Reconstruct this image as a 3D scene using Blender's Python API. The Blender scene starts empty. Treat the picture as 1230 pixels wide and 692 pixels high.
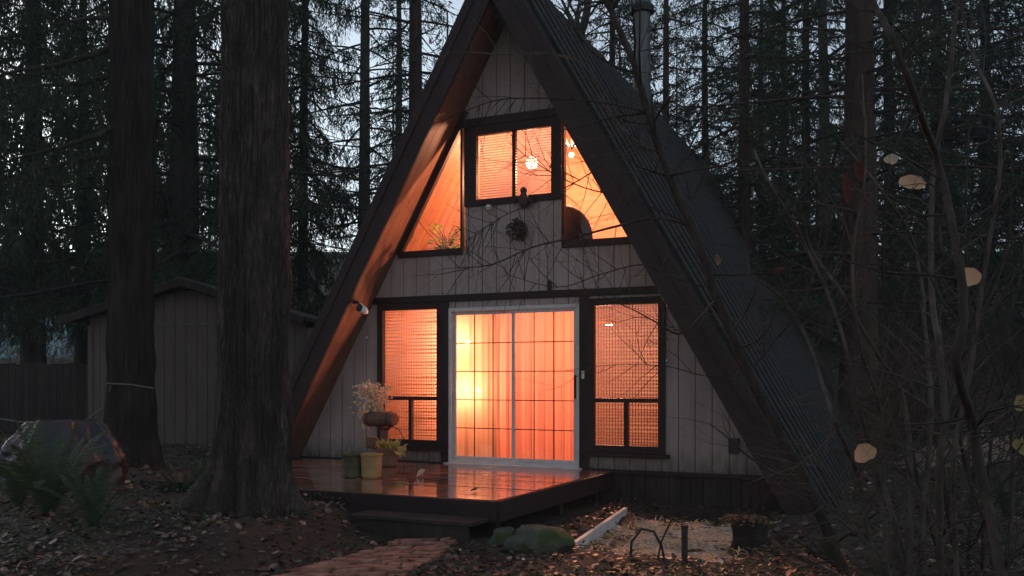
import bpy, math, random
import numpy as np
from mathutils import Vector, noise

random.seed(7)
scene = bpy.context.scene
COL = scene.collection
R = math.radians

# ------------------------------------------------------------------ camera geometry
F, CX, HY, CAMH = 1073.0, 615.0, 455.0, 1.5
TH = math.atan(480 / F)
HC, HS = math.cos(TH), math.sin(TH)
HX0, HY0 = 0.027, 11.7                      # middle of the front wall


def P(x, y, Z):
    return Vector(((x - CX) / F * Z, Z, CAMH + (HY - y) / F * Z))


def H(u, v, z=0.0):
    """cabin coordinates (along the front, into the house, up) to world"""
    return Vector((HX0 + u * HC + v * HS, HY0 - u * HS + v * HC, z))


def to_house(x, y):
    dx, dy = x - HX0, y - HY0
    return dx * HC - dy * HS, dx * HS + dy * HC


def sstep(a, b, t):
    t = min(1, max(0, (t - a) / (b - a)))
    return t * t * (3 - 2 * t)


# ------------------------------------------------------------------ materials
MATS = {}


def nt(name):
    m = bpy.data.materials.new(name)
    m.use_nodes = True
    t = m.node_tree
    return m, t, t.nodes['Principled BSDF'], t.nodes['Material Output']


def ramp(t, fac, stops):
    r = t.nodes.new('ShaderNodeValToRGB')
    while len(r.color_ramp.elements) < len(stops):
        r.color_ramp.elements.new(0.5)
    for e, (p, c) in zip(r.color_ramp.elements, stops):
        e.position = p
        e.color = (*c, 1)
    t.links.new(fac, r.inputs['Fac'])
    return r.outputs['Color']


def tex_noise(t, scale=(1, 1, 1), sc=5, detail=6, rough=.6, coord='Object'):
    tc = t.nodes.new('ShaderNodeTexCoord')
    mp = t.nodes.new('ShaderNodeMapping')
    mp.inputs['Scale'].default_value = scale
    n = t.nodes.new('ShaderNodeTexNoise')
    n.inputs['Scale'].default_value = sc
    n.inputs['Detail'].default_value = detail
    n.inputs['Roughness'].default_value = rough
    t.links.new(tc.outputs[coord], mp.inputs[0])
    t.links.new(mp.outputs[0], n.inputs['Vector'])
    return n.outputs['Fac'], mp.outputs[0]


def bump(t, b, h, strength=.5, dist=.02, prev=None):
    n = t.nodes.new('ShaderNodeBump')
    n.inputs['Strength'].default_value = strength
    n.inputs['Distance'].default_value = dist
    t.links.new(h, n.inputs['Height'])
    if prev:
        t.links.new(prev, n.inputs['Normal'])
    t.links.new(n.outputs[0], b.inputs['Normal'])
    return n.outputs[0]


def noisy(name, c0, c1, rough=.7, scale=(1, 1, 1), sc=5, bs=.3, bd=.01, c2=None, metallic=0, spec=.18, lo=.35, hi=.65, fine=None):
    m, t, b, o = nt(name)
    f, vec = tex_noise(t, scale, sc)
    st = [(lo, c0), (hi, c1)] + ([(min(1, hi + .15), c2)] if c2 else [])
    t.links.new(ramp(t, f, st), b.inputs['Base Color'])
    b.inputs['Roughness'].default_value = rough
    b.inputs['Metallic'].default_value = metallic
    b.inputs['Specular IOR Level'].default_value = spec
    if bs:
        p = bump(t, b, f, bs, bd)
        if fine:
            f2, _ = tex_noise(t, scale, fine, 8, .7)
            bump(t, b, f2, bs, bd * .4, p)
    MATS[name] = m
    return m


noisy('siding_paint', (.31, .235, .217), (.39, .303, .28), .55, (1, 1, .3), 3.2, .25, .004, fine=60)
t = MATS['siding_paint'].node_tree; b = t.nodes['Principled BSDF']
old = b.inputs['Base Color'].links[0].from_socket
fs, _ = tex_noise(t, (9, 1, .5), 2.2, 6, .65)
cs = ramp(t, fs, [(.34, (.86, .84, .82)), (.55, (1, 1, 1))])
ma = t.nodes.new('ShaderNodeMix'); ma.data_type = 'RGBA'; ma.blend_type = 'MULTIPLY'; ma.inputs[0].default_value = 1
t.links.new(old, ma.inputs[6]); t.links.new(cs, ma.inputs[7])
tc = t.nodes.new('ShaderNodeTexCoord'); sp_ = t.nodes.new('ShaderNodeSeparateXYZ'); t.links.new(tc.outputs['Object'], sp_.inputs[0])
fd, _ = tex_noise(t, (3, 1, 1), 6, 5, .6)
hz = t.nodes.new('ShaderNodeMath'); hz.operation = 'MULTIPLY_ADD'; hz.inputs[1].default_value = -.55; t.links.new(fd, hz.inputs[0]); t.links.new(sp_.outputs['Z'], hz.inputs[2])
md = t.nodes.new('ShaderNodeMapRange'); md.inputs['From Min'].default_value = .02; md.inputs['From Max'].default_value = .38
t.links.new(hz.outputs[0], md.inputs['Value'])
mb_ = t.nodes.new('ShaderNodeMix'); mb_.data_type = 'RGBA'; mb_.inputs[6].default_value = (.1, .085, .065, 1)
t.links.new(md.outputs[0], mb_.inputs[0]); t.links.new(ma.outputs[2], mb_.inputs[7]); t.links.new(mb_.outputs[2], b.inputs['Base Color'])
noisy('shed_paint', (.09, .063, .052), (.12, .087, .073), .7, (1, 1, .2), 5, .3, .005, fine=50)
noisy('dark_trim', (.024, .013, .012), (.036, .02, .018), .5, (1, 1, .3), 8, .2, .003)
noisy('barge_brown', (.026, .0155, .0145), (.04, .023, .021), .6, (1, 1, 1), 4, .25, .004, fine=40)
noisy('soffit_brown', (.125, .06, .04), (.17, .083, .055), .5, (1, 1, 1), 3, .2, .004, fine=30)
noisy('lining_wood', (.17, .072, .038), (.24, .108, .06), .5, (1, 6, 1), 2.5, .2, .004, fine=20)
noisy('loft_boards', (.17, .092, .05), (.23, .132, .076), .6, (1, 1, 6), 2.5, .2, .004, fine=20)
noisy('room_plaster', (.14, .105, .085), (.19, .145, .115), .8, (1, 1, 1), 4, .1, .003)
noisy('room_boards', (.12, .06, .03), (.18, .1, .05), .5, (1, 5, 1), 3, .1, .003)
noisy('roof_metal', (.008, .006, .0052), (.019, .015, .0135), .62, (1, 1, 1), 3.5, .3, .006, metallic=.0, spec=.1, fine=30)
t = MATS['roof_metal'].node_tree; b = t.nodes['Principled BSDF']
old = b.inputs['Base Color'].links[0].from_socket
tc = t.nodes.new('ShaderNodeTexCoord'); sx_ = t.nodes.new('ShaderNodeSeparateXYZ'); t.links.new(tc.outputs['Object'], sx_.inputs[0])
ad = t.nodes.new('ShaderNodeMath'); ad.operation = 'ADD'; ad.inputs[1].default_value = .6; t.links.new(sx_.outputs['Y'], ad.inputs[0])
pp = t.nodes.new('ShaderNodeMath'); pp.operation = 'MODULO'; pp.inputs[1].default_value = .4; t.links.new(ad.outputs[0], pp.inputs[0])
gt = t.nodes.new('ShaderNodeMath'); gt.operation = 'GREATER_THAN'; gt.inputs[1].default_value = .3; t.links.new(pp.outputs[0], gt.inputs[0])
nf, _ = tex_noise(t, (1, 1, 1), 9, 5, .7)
glint = t.nodes.new('ShaderNodeMath'); glint.operation = 'MULTIPLY'; t.links.new(gt.outputs[0], glint.inputs[0]); t.links.new(nf, glint.inputs[1])
mx_glint = t.nodes.new('ShaderNodeMix'); mx_glint.data_type = 'RGBA'; mx_glint.inputs[7].default_value = (.085, .083, .085, 1)   # sky highlight painted into the colour of the rib crests
t.links.new(glint.outputs[0], mx_glint.inputs[0]); t.links.new(old, mx_glint.inputs[6]); t.links.new(mx_glint.outputs[2], b.inputs['Base Color'])
noisy('flue_metal', (.07, .07, .07), (.13, .13, .13), .5, (1, 1, .3), 5, .2, .004, metallic=.3)
noisy('skirt_wood', (.03, .021, .018), (.055, .04, .034), .8, (1, 1, .2), 9, .6, .01, fine=60)
noisy('foundation_board', (.22, .21, .2), (.3, .29, .27), .8, (1, 1, 1), 5, .3, .006)
noisy('white_aluminium', (.5, .47, .45), (.6, .57, .55), .4, (1, 1, 1), 8, .05, .002)
noisy('black_metal', (.02, .019, .018), (.03, .028, .027), .45, (1, 1, 1), 12, .1, .002)
noisy('bamboo_slat', (.34, .16, .085), (.52, .27, .15), .6, (1, 1, 30), 4, .2, .003)
noisy('blind_slat', (.72, .62, .54), (.8, .7, .62), .5, (1, 1, 1), 4, .0, .003)
noisy('fence_wood', (.022, .016, .014), (.045, .032, .028), .85, (1, 1, .15), 8, .7, .012, fine=70)
noisy('red_fence_wood', (.05, .026, .021), (.09, .045, .036), .85, (1, 1, .15), 8, .7, .012, fine=70)
noisy('shingle', (.05, .045, .045), (.11, .1, .1), .9, (1, 1, 1), 9, .7, .02, fine=60)
noisy('bark_dark', (.02, .015, .013), (.05, .038, .032), .9, (1, 1, .18), 9, 1.0, .04, fine=45)
noisy('bark_mossy', (.05, .046, .034), (.1, .09, .066), .9, (1, 1, .3), 7, .9, .03, fine=45)
m, t, b, o = nt('bark_ridged')
tc = t.nodes.new('ShaderNodeTexCoord'); mp = t.nodes.new('ShaderNodeMapping'); mp.inputs['Scale'].default_value = (1, 1, .13)
t.links.new(tc.outputs['Object'], mp.inputs[0])
f0, _ = tex_noise(t, (1, 1, .4), 24, 9, .7)
vo = t.nodes.new('ShaderNodeTexVoronoi'); vo.feature = 'DISTANCE_TO_EDGE'; vo.inputs['Scale'].default_value = 46
mx = t.nodes.new('ShaderNodeMix'); mx.data_type = 'VECTOR'; mx.inputs[0].default_value = .12
t.links.new(mp.outputs[0], mx.inputs[4])
nz = t.nodes.new('ShaderNodeTexNoise'); nz.inputs['Scale'].default_value = 6; t.links.new(mp.outputs[0], nz.inputs['Vector'])
t.links.new(nz.outputs['Color'], mx.inputs[5]); t.links.new(mx.outputs[1], vo.inputs['Vector'])
c0 = ramp(t, f0, [(.35, (.024, .014, .0105)), (.58, (.055, .035, .027)), (.72, (.12, .095, .082))])
cr = ramp(t, vo.outputs['Distance'], [(.0, (.75, .72, .7)), (.1, (1, 1, 1))])
m2 = t.nodes.new('ShaderNodeMix'); m2.data_type = 'RGBA'; m2.blend_type = 'MULTIPLY'; m2.inputs[0].default_value = 1
t.links.new(c0, m2.inputs[6]); t.links.new(cr, m2.inputs[7])
fp, _ = tex_noise(t, (1, 1, .35), 5.5, 5, .65)
cp = ramp(t, fp, [(.38, (.55, .5, .48)), (.52, (1, 1, 1)), (.66, (1.9, 1.85, 1.8))])     # lichen-grey patches on the plates
m3 = t.nodes.new('ShaderNodeMix'); m3.data_type = 'RGBA'; m3.blend_type = 'MULTIPLY'; m3.inputs[0].default_value = 1
t.links.new(m2.outputs[2], m3.inputs[6]); t.links.new(cp, m3.inputs[7]); t.links.new(m3.outputs[2], b.inputs['Base Color'])
b.inputs['Roughness'].default_value = .85
mr = t.nodes.new('ShaderNodeMapRange'); mr.inputs['From Max'].default_value = .16
t.links.new(vo.outputs['Distance'], mr.inputs['Value'])
p_ = bump(t, b, mr.outputs[0], .7, .016)
f1, _ = tex_noise(t, (1, 1, .25), 50, 6, .7)
bump(t, b, f1, .8, .012, p_)
MATS['bark_ridged'] = m
noisy('bark_red', (.04, .022, .018), (.08, .045, .036), .9, (1, 1, .14), 9, 1.0, .04, fine=45)
noisy('twig_bark', (.026, .018, .015), (.06, .043, .034), .8, (1, 1, .4), 14, .5, .006)
noisy('pale_twig_bark', (.05, .036, .029), (.11, .085, .07), .8, (1, 1, .4), 14, .5, .006)
noisy('dead_leaf', (.14, .07, .035), (.3, .17, .09), .7, (1, 1, 1), 10, .2, .004)
noisy('boulder_moss', (.1, .092, .085), (.06, .075, .03), .9, (1, 1, 1), 5, .8, .03, lo=.42, hi=.56, fine=40)
noisy('brick_paver', (.16, .065, .045), (.42, .2, .145), .6, (1, 1, 1), 7, .5, .012, fine=50)
noisy('gravel', (.4, .31, .25), (.85, .72, .62), .9, (1, 1, 1), 22, 1.0, .04, lo=.4, hi=.6, fine=70)
noisy('pale_board', (.5, .46, .43), (.62, .58, .55), .6, (1, 1, 1), 7, .3, .004)
noisy('tarp', (.02, .023, .028), (.06, .03, .024), .26, (1, 1, 1), 2.2, .6, .03, spec=.35, fine=12, lo=.42, hi=.56)
noisy('green_glaze', (.05, .05, .026), (.13, .11, .06), .3, (1, 1, 1), 6, .25, .006)
noisy('tan_glaze', (.34, .2, .08), (.46, .29, .13), .35, (1, 1, 1), 6, .25, .006)
noisy('terracotta', (.16, .07, .045), (.22, .1, .065), .7, (1, 1, 1), 8, .25, .006)
noisy('barrel_wood', (.1, .045, .03), (.2, .09, .06), .6, (4, 4, .4), 6, .4, .006)
noisy('straw_flower', (.6, .36, .22), (.8, .55, .36), .7, (1, 1, 1), 9, 0)
noisy('soil', (.02, .014, .01), (.05, .035, .025), .95, (1, 1, 1), 20, .8, .02)
noisy('straw', (.55, .38, .22), (.75, .55, .34), .7, (1, 1, 1), 9, 0)
noisy('yellow_plant', (.45, .3, .08), (.6, .42, .14), .7, (1, 1, 1), 9, 0)
noisy('upholstery', (.012, .009, .009), (.02, .015, .014), .8, (1, 1, 1), 9, .3, .006)
noisy('lamp_brass', (.5, .3, .12), (.6, .38, .16), .35, (1, 1, 1), 6, 0, metallic=.9)
noisy('pale_blue_metal', (.2, .4, .48), (.27, .48, .56), .5, (1, 1, 1), 1.5, .2, .01)
noisy('weathered_wood', (.04, .03, .025), (.09, .068, .055), .9, (1, 1, .4), 9, .8, .02, fine=50)
noisy('heap_chips', (.2, .13, .1), (.42, .3, .24), .95, (1, 1, 1), 16, 1.0, .05, fine=60)
noisy('white_plastic', (.6, .58, .55), (.66, .64, .6), .4, (1, 1, 1), 6, 0)
noisy('cord', (.16, .15, .14), (.2, .19, .18), .6, (1, 1, 1), 6, 0)


def leafy(name, c0, c1, trans=.35, sc=1.2, rough=.7):
    """two sided leaf: diffuse with some light coming through, colour varying leaf to leaf"""
    m, t, b, o = nt(name)
    g = t.nodes.new('ShaderNodeNewGeometry')
    c = ramp(t, g.outputs['Random Per Island'], [(0, c0), (1, c1)])
    t.links.new(c, b.inputs['Base Color'])
    b.inputs['Roughness'].default_value = rough
    b.inputs['Specular IOR Level'].default_value = .25
    tr = t.nodes.new('ShaderNodeBsdfTranslucent')
    t.links.new(c, tr.inputs['Color'])
    mx = t.nodes.new('ShaderNodeMixShader')
    mx.inputs[0].default_value = trans
    t.links.new(b.outputs[0], mx.inputs[1])
    t.links.new(tr.outputs[0], mx.inputs[2])
    t.links.new(mx.outputs[0], o.inputs['Surface'])
    MATS[name] = m


leafy('needles', (.022, .036, .018), (.05, .066, .034))
leafy('needles_blue', (.024, .036, .026), (.05, .068, .05))
leafy('needles_brown', (.04, .036, .024), (.085, .07, .045))
leafy('fern_green', (.035, .055, .028), (.075, .095, .05), .25)
leafy('ivy_green', (.025, .045, .018), (.07, .095, .04), .25, rough=.45)
leafy('moss_dark', (.02, .022, .012), (.06, .055, .03), .1)
leafy('house_leaf', (.22, .3, .06), (.4, .45, .12), .45)
leafy('pale_leaf', (.62, .4, .25), (.7, .47, .3), .4)
leafy('cream_leaf', (.55, .45, .33), (.62, .52, .4), .4)
leafy('yellow_leaf', (.3, .25, .1), (.38, .31, .13), .4)
leafy('red_leaf', (.1, .034, .028), (.14, .05, .038), .3)
leafy('brush_grey', (.16, .145, .12), (.3, .28, .235), .25)

# leaf litter: brown to tan, a few pale ones
m, t, b, o = nt('litter_leaf')
g = t.nodes.new('ShaderNodeNewGeometry')
t.links.new(ramp(t, g.outputs['Random Per Island'], [(0, (.03, .017, .011)), (.45, (.09, .048, .029)), (.86, (.16, .086, .053)), (.975, (.25, .15, .095)), (1, (.68, .54, .45))]), b.inputs['Base Color'])
b.inputs['Roughness'].default_value = .5
MATS['litter_leaf'] = m

# forest floor
m, t, b, o = nt('forest_floor')
f, _ = tex_noise(t, (1, 1, 1), 1.3, 10, .65)
f2, _ = tex_noise(t, (1, 1, 1), 26, 8, .7)
ca = ramp(t, f, [(.35, (.034, .022, .015)), (.55, (.085, .054, .038)), (.7, (.06, .06, .028))])
cb = ramp(t, f2, [(.3, (.35, .35, .35)), (.7, (1.3, 1.2, 1.1))])
mx = t.nodes.new('ShaderNodeMix'); mx.data_type = 'RGBA'; mx.blend_type = 'MULTIPLY'; mx.inputs[0].default_value = 1
t.links.new(ca, mx.inputs[6]); t.links.new(cb, mx.inputs[7]); t.links.new(mx.outputs[2], b.inputs['Base Color'])
b.inputs['Roughness'].default_value = .85
bump(t, b, f2, 1.0, .06)
MATS['forest_floor'] = m

# wet decking
m, t, b, o = nt('wet_decking')
f, _ = tex_noise(t, (3, .6, 1), 5, 8, .6)
t.links.new(ramp(t, f, [(.3, (.12, .045, .028)), (.7, (.22, .085, .052))]), b.inputs['Base Color'])
f2, _ = tex_noise(t, (1, .5, 1), 1.6, 3, .5)
rr = t.nodes.new('ShaderNodeMapRange')
rr.inputs['From Min'].default_value = .35; rr.inputs['From Max'].default_value = .7
rr.inputs['To Min'].default_value = .05; rr.inputs['To Max'].default_value = .26
t.links.new(f2, rr.inputs['Value']); t.links.new(rr.outputs[0], b.inputs['Roughness'])
b.inputs['Specular IOR Level'].default_value = .8
b.inputs['Coat Weight'].default_value = .6
b.inputs['Coat Roughness'].default_value = .06
f3, _ = tex_noise(t, (2, .5, 1), 9, 4, .5)
bump(t, b, f3, .12, .006)
MATS['wet_decking'] = m


def thin_glass(name):
    m, t, b, o = nt(name)
    tr = t.nodes.new('ShaderNodeBsdfTransparent')
    gl = t.nodes.new('ShaderNodeBsdfGlossy'); gl.inputs['Roughness'].default_value = .02
    fr = t.nodes.new('ShaderNodeFresnel')
    ge = t.nodes.new('ShaderNodeNewGeometry'); mr_ = t.nodes.new('ShaderNodeMapRange')     # same reflectance from both sides of the pane
    mr_.inputs['To Min'].default_value = 1.5; mr_.inputs['To Max'].default_value = 1 / 1.5
    t.links.new(ge.outputs['Backfacing'], mr_.inputs['Value']); t.links.new(mr_.outputs[0], fr.inputs['IOR'])
    mx = t.nodes.new('ShaderNodeMixShader')
    t.links.new(fr.outputs[0], mx.inputs[0]); t.links.new(tr.outputs[0], mx.inputs[1]); t.links.new(gl.outputs[0], mx.inputs[2])
    t.links.new(mx.outputs[0], o.inputs['Surface'])
    MATS[name] = m


thin_glass('window_glass')


def cloth(name, c_d, c_t, trans, see=0.0):
    m, t, b, o = nt(name)
    f, _ = tex_noise(t, (14, 1, .35), 3, 4, .5)
    f_, _ = tex_noise(t, (1, 1, 1), 220, 2, .5)
    df = t.nodes.new('ShaderNodeBsdfDiffuse'); df.inputs['Color'].default_value = (*c_d, 1)
    tl = t.nodes.new('ShaderNodeBsdfTranslucent')
    lo = tuple(x * .93 for x in c_t)
    t.links.new(ramp(t, f, [(.35, lo), (.65, c_t)]), tl.inputs['Color'])
    mx = t.nodes.new('ShaderNodeMixShader'); mx.inputs[0].default_value = trans
    t.links.new(df.outputs[0], mx.inputs[1]); t.links.new(tl.outputs[0], mx.inputs[2])
    last = mx.outputs[0]
    if see:
        tp = t.nodes.new('ShaderNodeBsdfTransparent')
        m2 = t.nodes.new('ShaderNodeMixShader'); m2.inputs[0].default_value = see
        t.links.new(last, m2.inputs[1]); t.links.new(tp.outputs[0], m2.inputs[2]); last = m2.outputs[0]
    t.links.new(last, o.inputs['Surface'])
    MATS[name] = m


cloth('curtain_cloth', (.3, .12, .09), (.27, .112, .09), .8, .04)
cloth('sheer_cloth', (.18, .11, .08), (.18, .108, .075), .8, .055)
cloth('bamboo_glow', (.1, .05, .037), (.17, .09, .078), .6)
cloth('bamboo_bright', (.16, .08, .06), (.36, .21, .17), .65)
cloth('slat_glow', (.2, .15, .13), (.17, .118, .11), .5)


def emit(name, col, s):
    m, t, b, o = nt(name)
    b.inputs['Emission Color'].default_value = (*col, 1)
    b.inputs['Emission Strength'].default_value = s
    b.inputs['Base Color'].default_value = (*col, 1)
    MATS[name] = m


emit('bulb_glow', (1, .74, .42), 9)


# ------------------------------------------------------------------ mesh helpers
def tag(o, label=None, cat=None, group=None, kind=None):
    if label: o['label'] = label
    if cat: o['category'] = cat
    if group: o['group'] = group
    if kind: o['kind'] = kind
    return o


def empty(name, loc=(0, 0, 0), rz=0.0, label=None, cat=None, group=None):
    o = bpy.data.objects.new(name, None)
    COL.objects.link(o)
    o.empty_display_size = .2
    o.location = loc
    o.rotation_euler = (0, 0, rz)
    return tag(o, label, cat, group)


class MB:
    def __init__(self):
        self.v, self.f = [], []

    def poly(self, pts):
        n = len(self.v)
        self.v += [tuple(p) for p in pts]
        self.f.append(tuple(range(n, n + len(pts))))

    def box(self, a, b):
        (x0, y0, z0), (x1, y1, z1) = a, b
        self.hexa([(x0, y0, z0), (x1, y0, z0), (x1, y1, z0), (x0, y1, z0), (x0, y0, z1), (x1, y0, z1), (x1, y1, z1), (x0, y1, z1)])

    def hexa(self, p):
        n = len(self.v)
        self.v += [tuple(q) for q in p]
        for q in ((0, 3, 2, 1), (4, 5, 6, 7), (0, 1, 5, 4), (1, 2, 6, 5), (2, 3, 7, 6), (3, 0, 4, 7)):
            self.f.append(tuple(n + i for i in q))

    def bar(self, p, q, w, v0, v1):
        """flat bar in the wall plane from p to q (u,z), width w, depth v0..v1"""
        d = Vector((q[0] - p[0], q[1] - p[1])).normalized()
        n = Vector((-d.y, d.x)) * w / 2
        c = [(p[0] - n.x, p[1] - n.y), (q[0] - n.x, q[1] - n.y), (q[0] + n.x, q[1] + n.y), (p[0] + n.x, p[1] + n.y)]
        self.hexa([(c[0][0], v0, c[0][1]), (c[1][0], v0, c[1][1]), (c[1][0], v1, c[1][1]), (c[0][0], v1, c[0][1]),
                   (c[3][0], v0, c[3][1]), (c[2][0], v0, c[2][1]), (c[2][0], v1, c[2][1]), (c[3][0], v1, c[3][1])])

    def frame(self, u0, u1, z0, z1, w, v0, v1):
        self.box((u0, v0, z0), (u0 + w, v1, z1)); self.box((u1 - w, v0, z0), (u1, v1, z1))
        self.box((u0 + w, v0, z0), (u1 - w, v1, z0 + w)); self.box((u0 + w, v0, z1 - w), (u1 - w, v1, z1))

    def tube(self, pts, rad, k=5, cap=True):
        pts = [Vector(p) for p in pts]
        if not hasattr(rad, '__len__'): rad = [rad] * len(pts)
        n0 = len(self.v)
        m = len(pts)
        ref = None
        for i, p in enumerate(pts):
            d = (pts[min(i + 1, m - 1)] - pts[max(i - 1, 0)])
            d = d.normalized() if d.length > 1e-9 else Vector((0, 0, 1))
            if ref is None:
                ref = Vector((1, 0, 0)) if abs(d.x) < .8 else Vector((0, 1, 0))
            a = (ref - d * ref.dot(d)).normalized()
            ref = a
            b = d.cross(a)
            for j in range(k):
                an = 2 * math.pi * j / k
                self.v.append(tuple(p + (a * math.cos(an) + b * math.sin(an)) * rad[i]))
        for i in range(m - 1):
            for j in range(k):
                j2 = (j + 1) % k
                self.f.append((n0 + i * k + j, n0 + i * k + j2, n0 + (i + 1) * k + j2, n0 + (i + 1) * k + j))
        if cap:
            self.f.append(tuple(n0 + j for j in reversed(range(k))))
            self.f.append(tuple(n0 + (m - 1) * k + j for j in range(k)))

    def lathe(self, prof, k=24, c=(0, 0, 0), sq=0):
        """profile of (radius, z); sq > 0 makes it squarish"""
        n0 = len(self.v)
        for r, z in prof:
            for j in range(k):
                an = 2 * math.pi * (j + .5) / k
                x, y = math.cos(an), math.sin(an)
                if sq:
                    q = (abs(x) ** sq + abs(y) ** sq) ** (-1 / sq)
                    x, y = x * q, y * q
                self.v.append((c[0] + r * x, c[1] + r * y, c[2] + z))
        for i in range(len(prof) - 1):
            for j in range(k):
                j2 = (j + 1) % k
                self.f.append((n0 + i * k + j, n0 + i * k + j2, n0 + (i + 1) * k + j2, n0 + (i + 1) * k + j))
        self.f.append(tuple(n0 + j for j in reversed(range(k))))
        self.f.append(tuple(n0 + (len(prof) - 1) * k + j for j in range(k)))

    def ball(self, c, r, k=10, sz=1.0):
        prof = [(max(1e-4, r * math.sin(math.pi * i / k)), -r * sz * math.cos(math.pi * i / k)) for i in range(k + 1)]
        self.lathe(prof, k * 2, c)

    def leaf(self, c, d, n, l, w, curl=.15):
        """single leaf blade: base c, direction d, normal n"""
        c, d, n = Vector(c), Vector(d).normalized(), Vector(n)
        n = (n - d * n.dot(d)).normalized(); s = d.cross(n)
        a = len(self.v)
        for (t, x) in ((0, 0), (.25, .38), (.55, .5), (.85, .3), (1, 0), (.85, -.3), (.55, -.5), (.25, -.38)):
            self.v.append(tuple(c + d * (t * l) + s * (x * w) + n * (curl * l * (t * t * .6 + x * x * 1.6))))
        self.v.append(tuple(c + d * (.55 * l) + n * (curl * l * .18)))
        for i in range(8):
            self.f.append((a + i, a + (i + 1) % 8, a + 8))

    def build(self, name, mat, parent=None, smooth=False, bevel=0):
        me = bpy.data.meshes.new(name)
        me.from_pydata(self.v, [], self.f)
        me.materials.append(MATS[mat])
        if smooth:
            me.polygons.foreach_set('use_smooth', [True] * len(me.polygons))
        me.update()
        o = bpy.data.objects.new(name, me)
        COL.objects.link(o)
        if parent: o.parent = parent
        if bevel:
            md = o.modifiers.new('bevel', 'BEVEL'); md.width = bevel; md.segments = 2; md.limit_method = 'ANGLE'
        return o


def quads_mesh(name, V, mat):
    """V: (n,4,3) array of separate quads"""
    n = len(V)
    me = bpy.data.meshes.new(name)
    me.vertices.add(n * 4)
    me.vertices.foreach_set('co', np.ascontiguousarray(V, dtype=np.float32).ravel())
    me.loops.add(n * 4)
    me.loops.foreach_set('vertex_index', np.arange(n * 4, dtype=np.int32))
    me.polygons.add(n)
    me.polygons.foreach_set('loop_start', np.arange(0, n * 4, 4, dtype=np.int32))
    me.update(calc_edges=True)
    me.materials.append(MATS[mat])
    return me


def link(name, me, parent=None):
    o = bpy.data.objects.new(name, me)
    COL.objects.link(o)
    if parent: o.parent = parent
    return o


def copy_tree(o, parent=None):
    c = o.copy()
    COL.objects.link(c)
    if parent: c.parent = parent
    for ch in o.children:
        copy_tree(ch, c)
    return c


# ------------------------------------------------------------------ terrain
def gz(x, y, fine=True):
    u, v = to_house(x, y)
    z = 0.0
    # left mound round the big tree
    tp = (8.22 - min(y, 8.22)) / 1.55
    pe = -1.12 - .57 * tp - .14 * tp * tp
    z += .27 * sstep(pe - .08, pe - .8, x) * sstep(13.5, 10, y) + .3 * sstep(-3.2, -5.5, x) * sstep(9, 13.5, y)
    z += .05 * sstep(-5, -9, x)
    # bed right of the edging board
    bed = sstep(1.75, 2.0, u) * sstep(3.6, 3.2, u) * sstep(-3.35, -2.9, v) * sstep(.2, -.5, v)
    z -= .1 * bed
    # rise to the right
    z += .75 * sstep(4.3, 11, u) * sstep(-7, 4, v)
    z += .5 * sstep(14, 40, y) * sstep(-2, -12, x)
    r = math.hypot(x, y - 10)
    if y > 30:
        z += 15 * sstep(36, 105, y) + 14 * sstep(105, 220, y)
    z += 4 * sstep(40, 160, abs(x))
    if fine and r < 40:
        z += .05 * noise.noise(Vector((x * .9, y * .9, 0))) * (1 - bed) + .022 * noise.noise(Vector((x * 3.7, y * 3.7, 3)))
    # never inside the house or under the path
    if -4.2 < u < 4.0 and -.2 < v < 12:
        z = min(z, -.03)
    if -3.2 < u < 1.4 and -3.2 < v <= 0:
        z = min(z, 0.0)
    return z


def axis(lo, hi, mid, n):
    a = np.sinh(np.linspace(-1, 1, n) * 3.6) / math.sinh(3.6)
    return [mid + (t * (hi - mid) if t > 0 else -t * (lo - mid)) for t in a]


xs = axis(-130, 130, 0, 200)
ys = axis(-40, 135, 9, 210)
mb = MB()
for y in ys:
    for x in xs:
        mb.v.append((x, y, gz(x, y)))
nx = len(xs)
for j in range(len(ys) - 1):
    for i in range(nx - 1):
        a = j * nx + i
        mb.f.append((a, a + 1, a + nx + 1, a + nx))
tag(mb.build('ground', 'forest_floor', smooth=True), kind='structure')

# brick path winding from the step towards the camera
mb = MB()
rng = random.Random(3)
NR = 14
for r in range(NR + 6):
    cuts = [0, .34, .67, 1] if r % 2 == 0 else [0, .18, .5, .83, 1]
    for a, b_ in zip(cuts[:-1], cuts[1:]):
        c4 = []
        zj, tl = rng.uniform(-.01, .012), rng.uniform(-.012, .012)
        for (f_, t0) in ((a, (r + 1) / NR), (b_, (r + 1) / NR), (b_, r / NR), (a, r / NR)):
            xl = -1.04 - .57 * t0 - .14 * t0 * t0; xr = -.46 - .26 * t0 - .08 * t0 * t0
            c4.append(Vector((xl + (xr - xl) * f_, 8.2 - t0 * 1.55 + .1 * (f_ - .5), 0)))
        m_ = sum(c4, Vector()) / 4
        c4 = [m_ + (p - m_) * (1 - .02 / max(.03, (p - m_).length)) + Vector((rng.uniform(-.006, .006), rng.uniform(-.006, .006), 0)) for p in c4]
        zb = gz(m_.x, m_.y)
        zt = [zb + .035 + zj + tl, zb + .035 + zj - tl, zb + .03 + zj - tl, zb + .03 + zj + tl]
        mb.hexa([(p.x, p.y, zb - .06) for p in c4] + [(p.x, p.y, z) for p, z in zip(c4, zt)])
tag(mb.build('path', 'brick_paver', bevel=.008), kind='structure')

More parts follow.
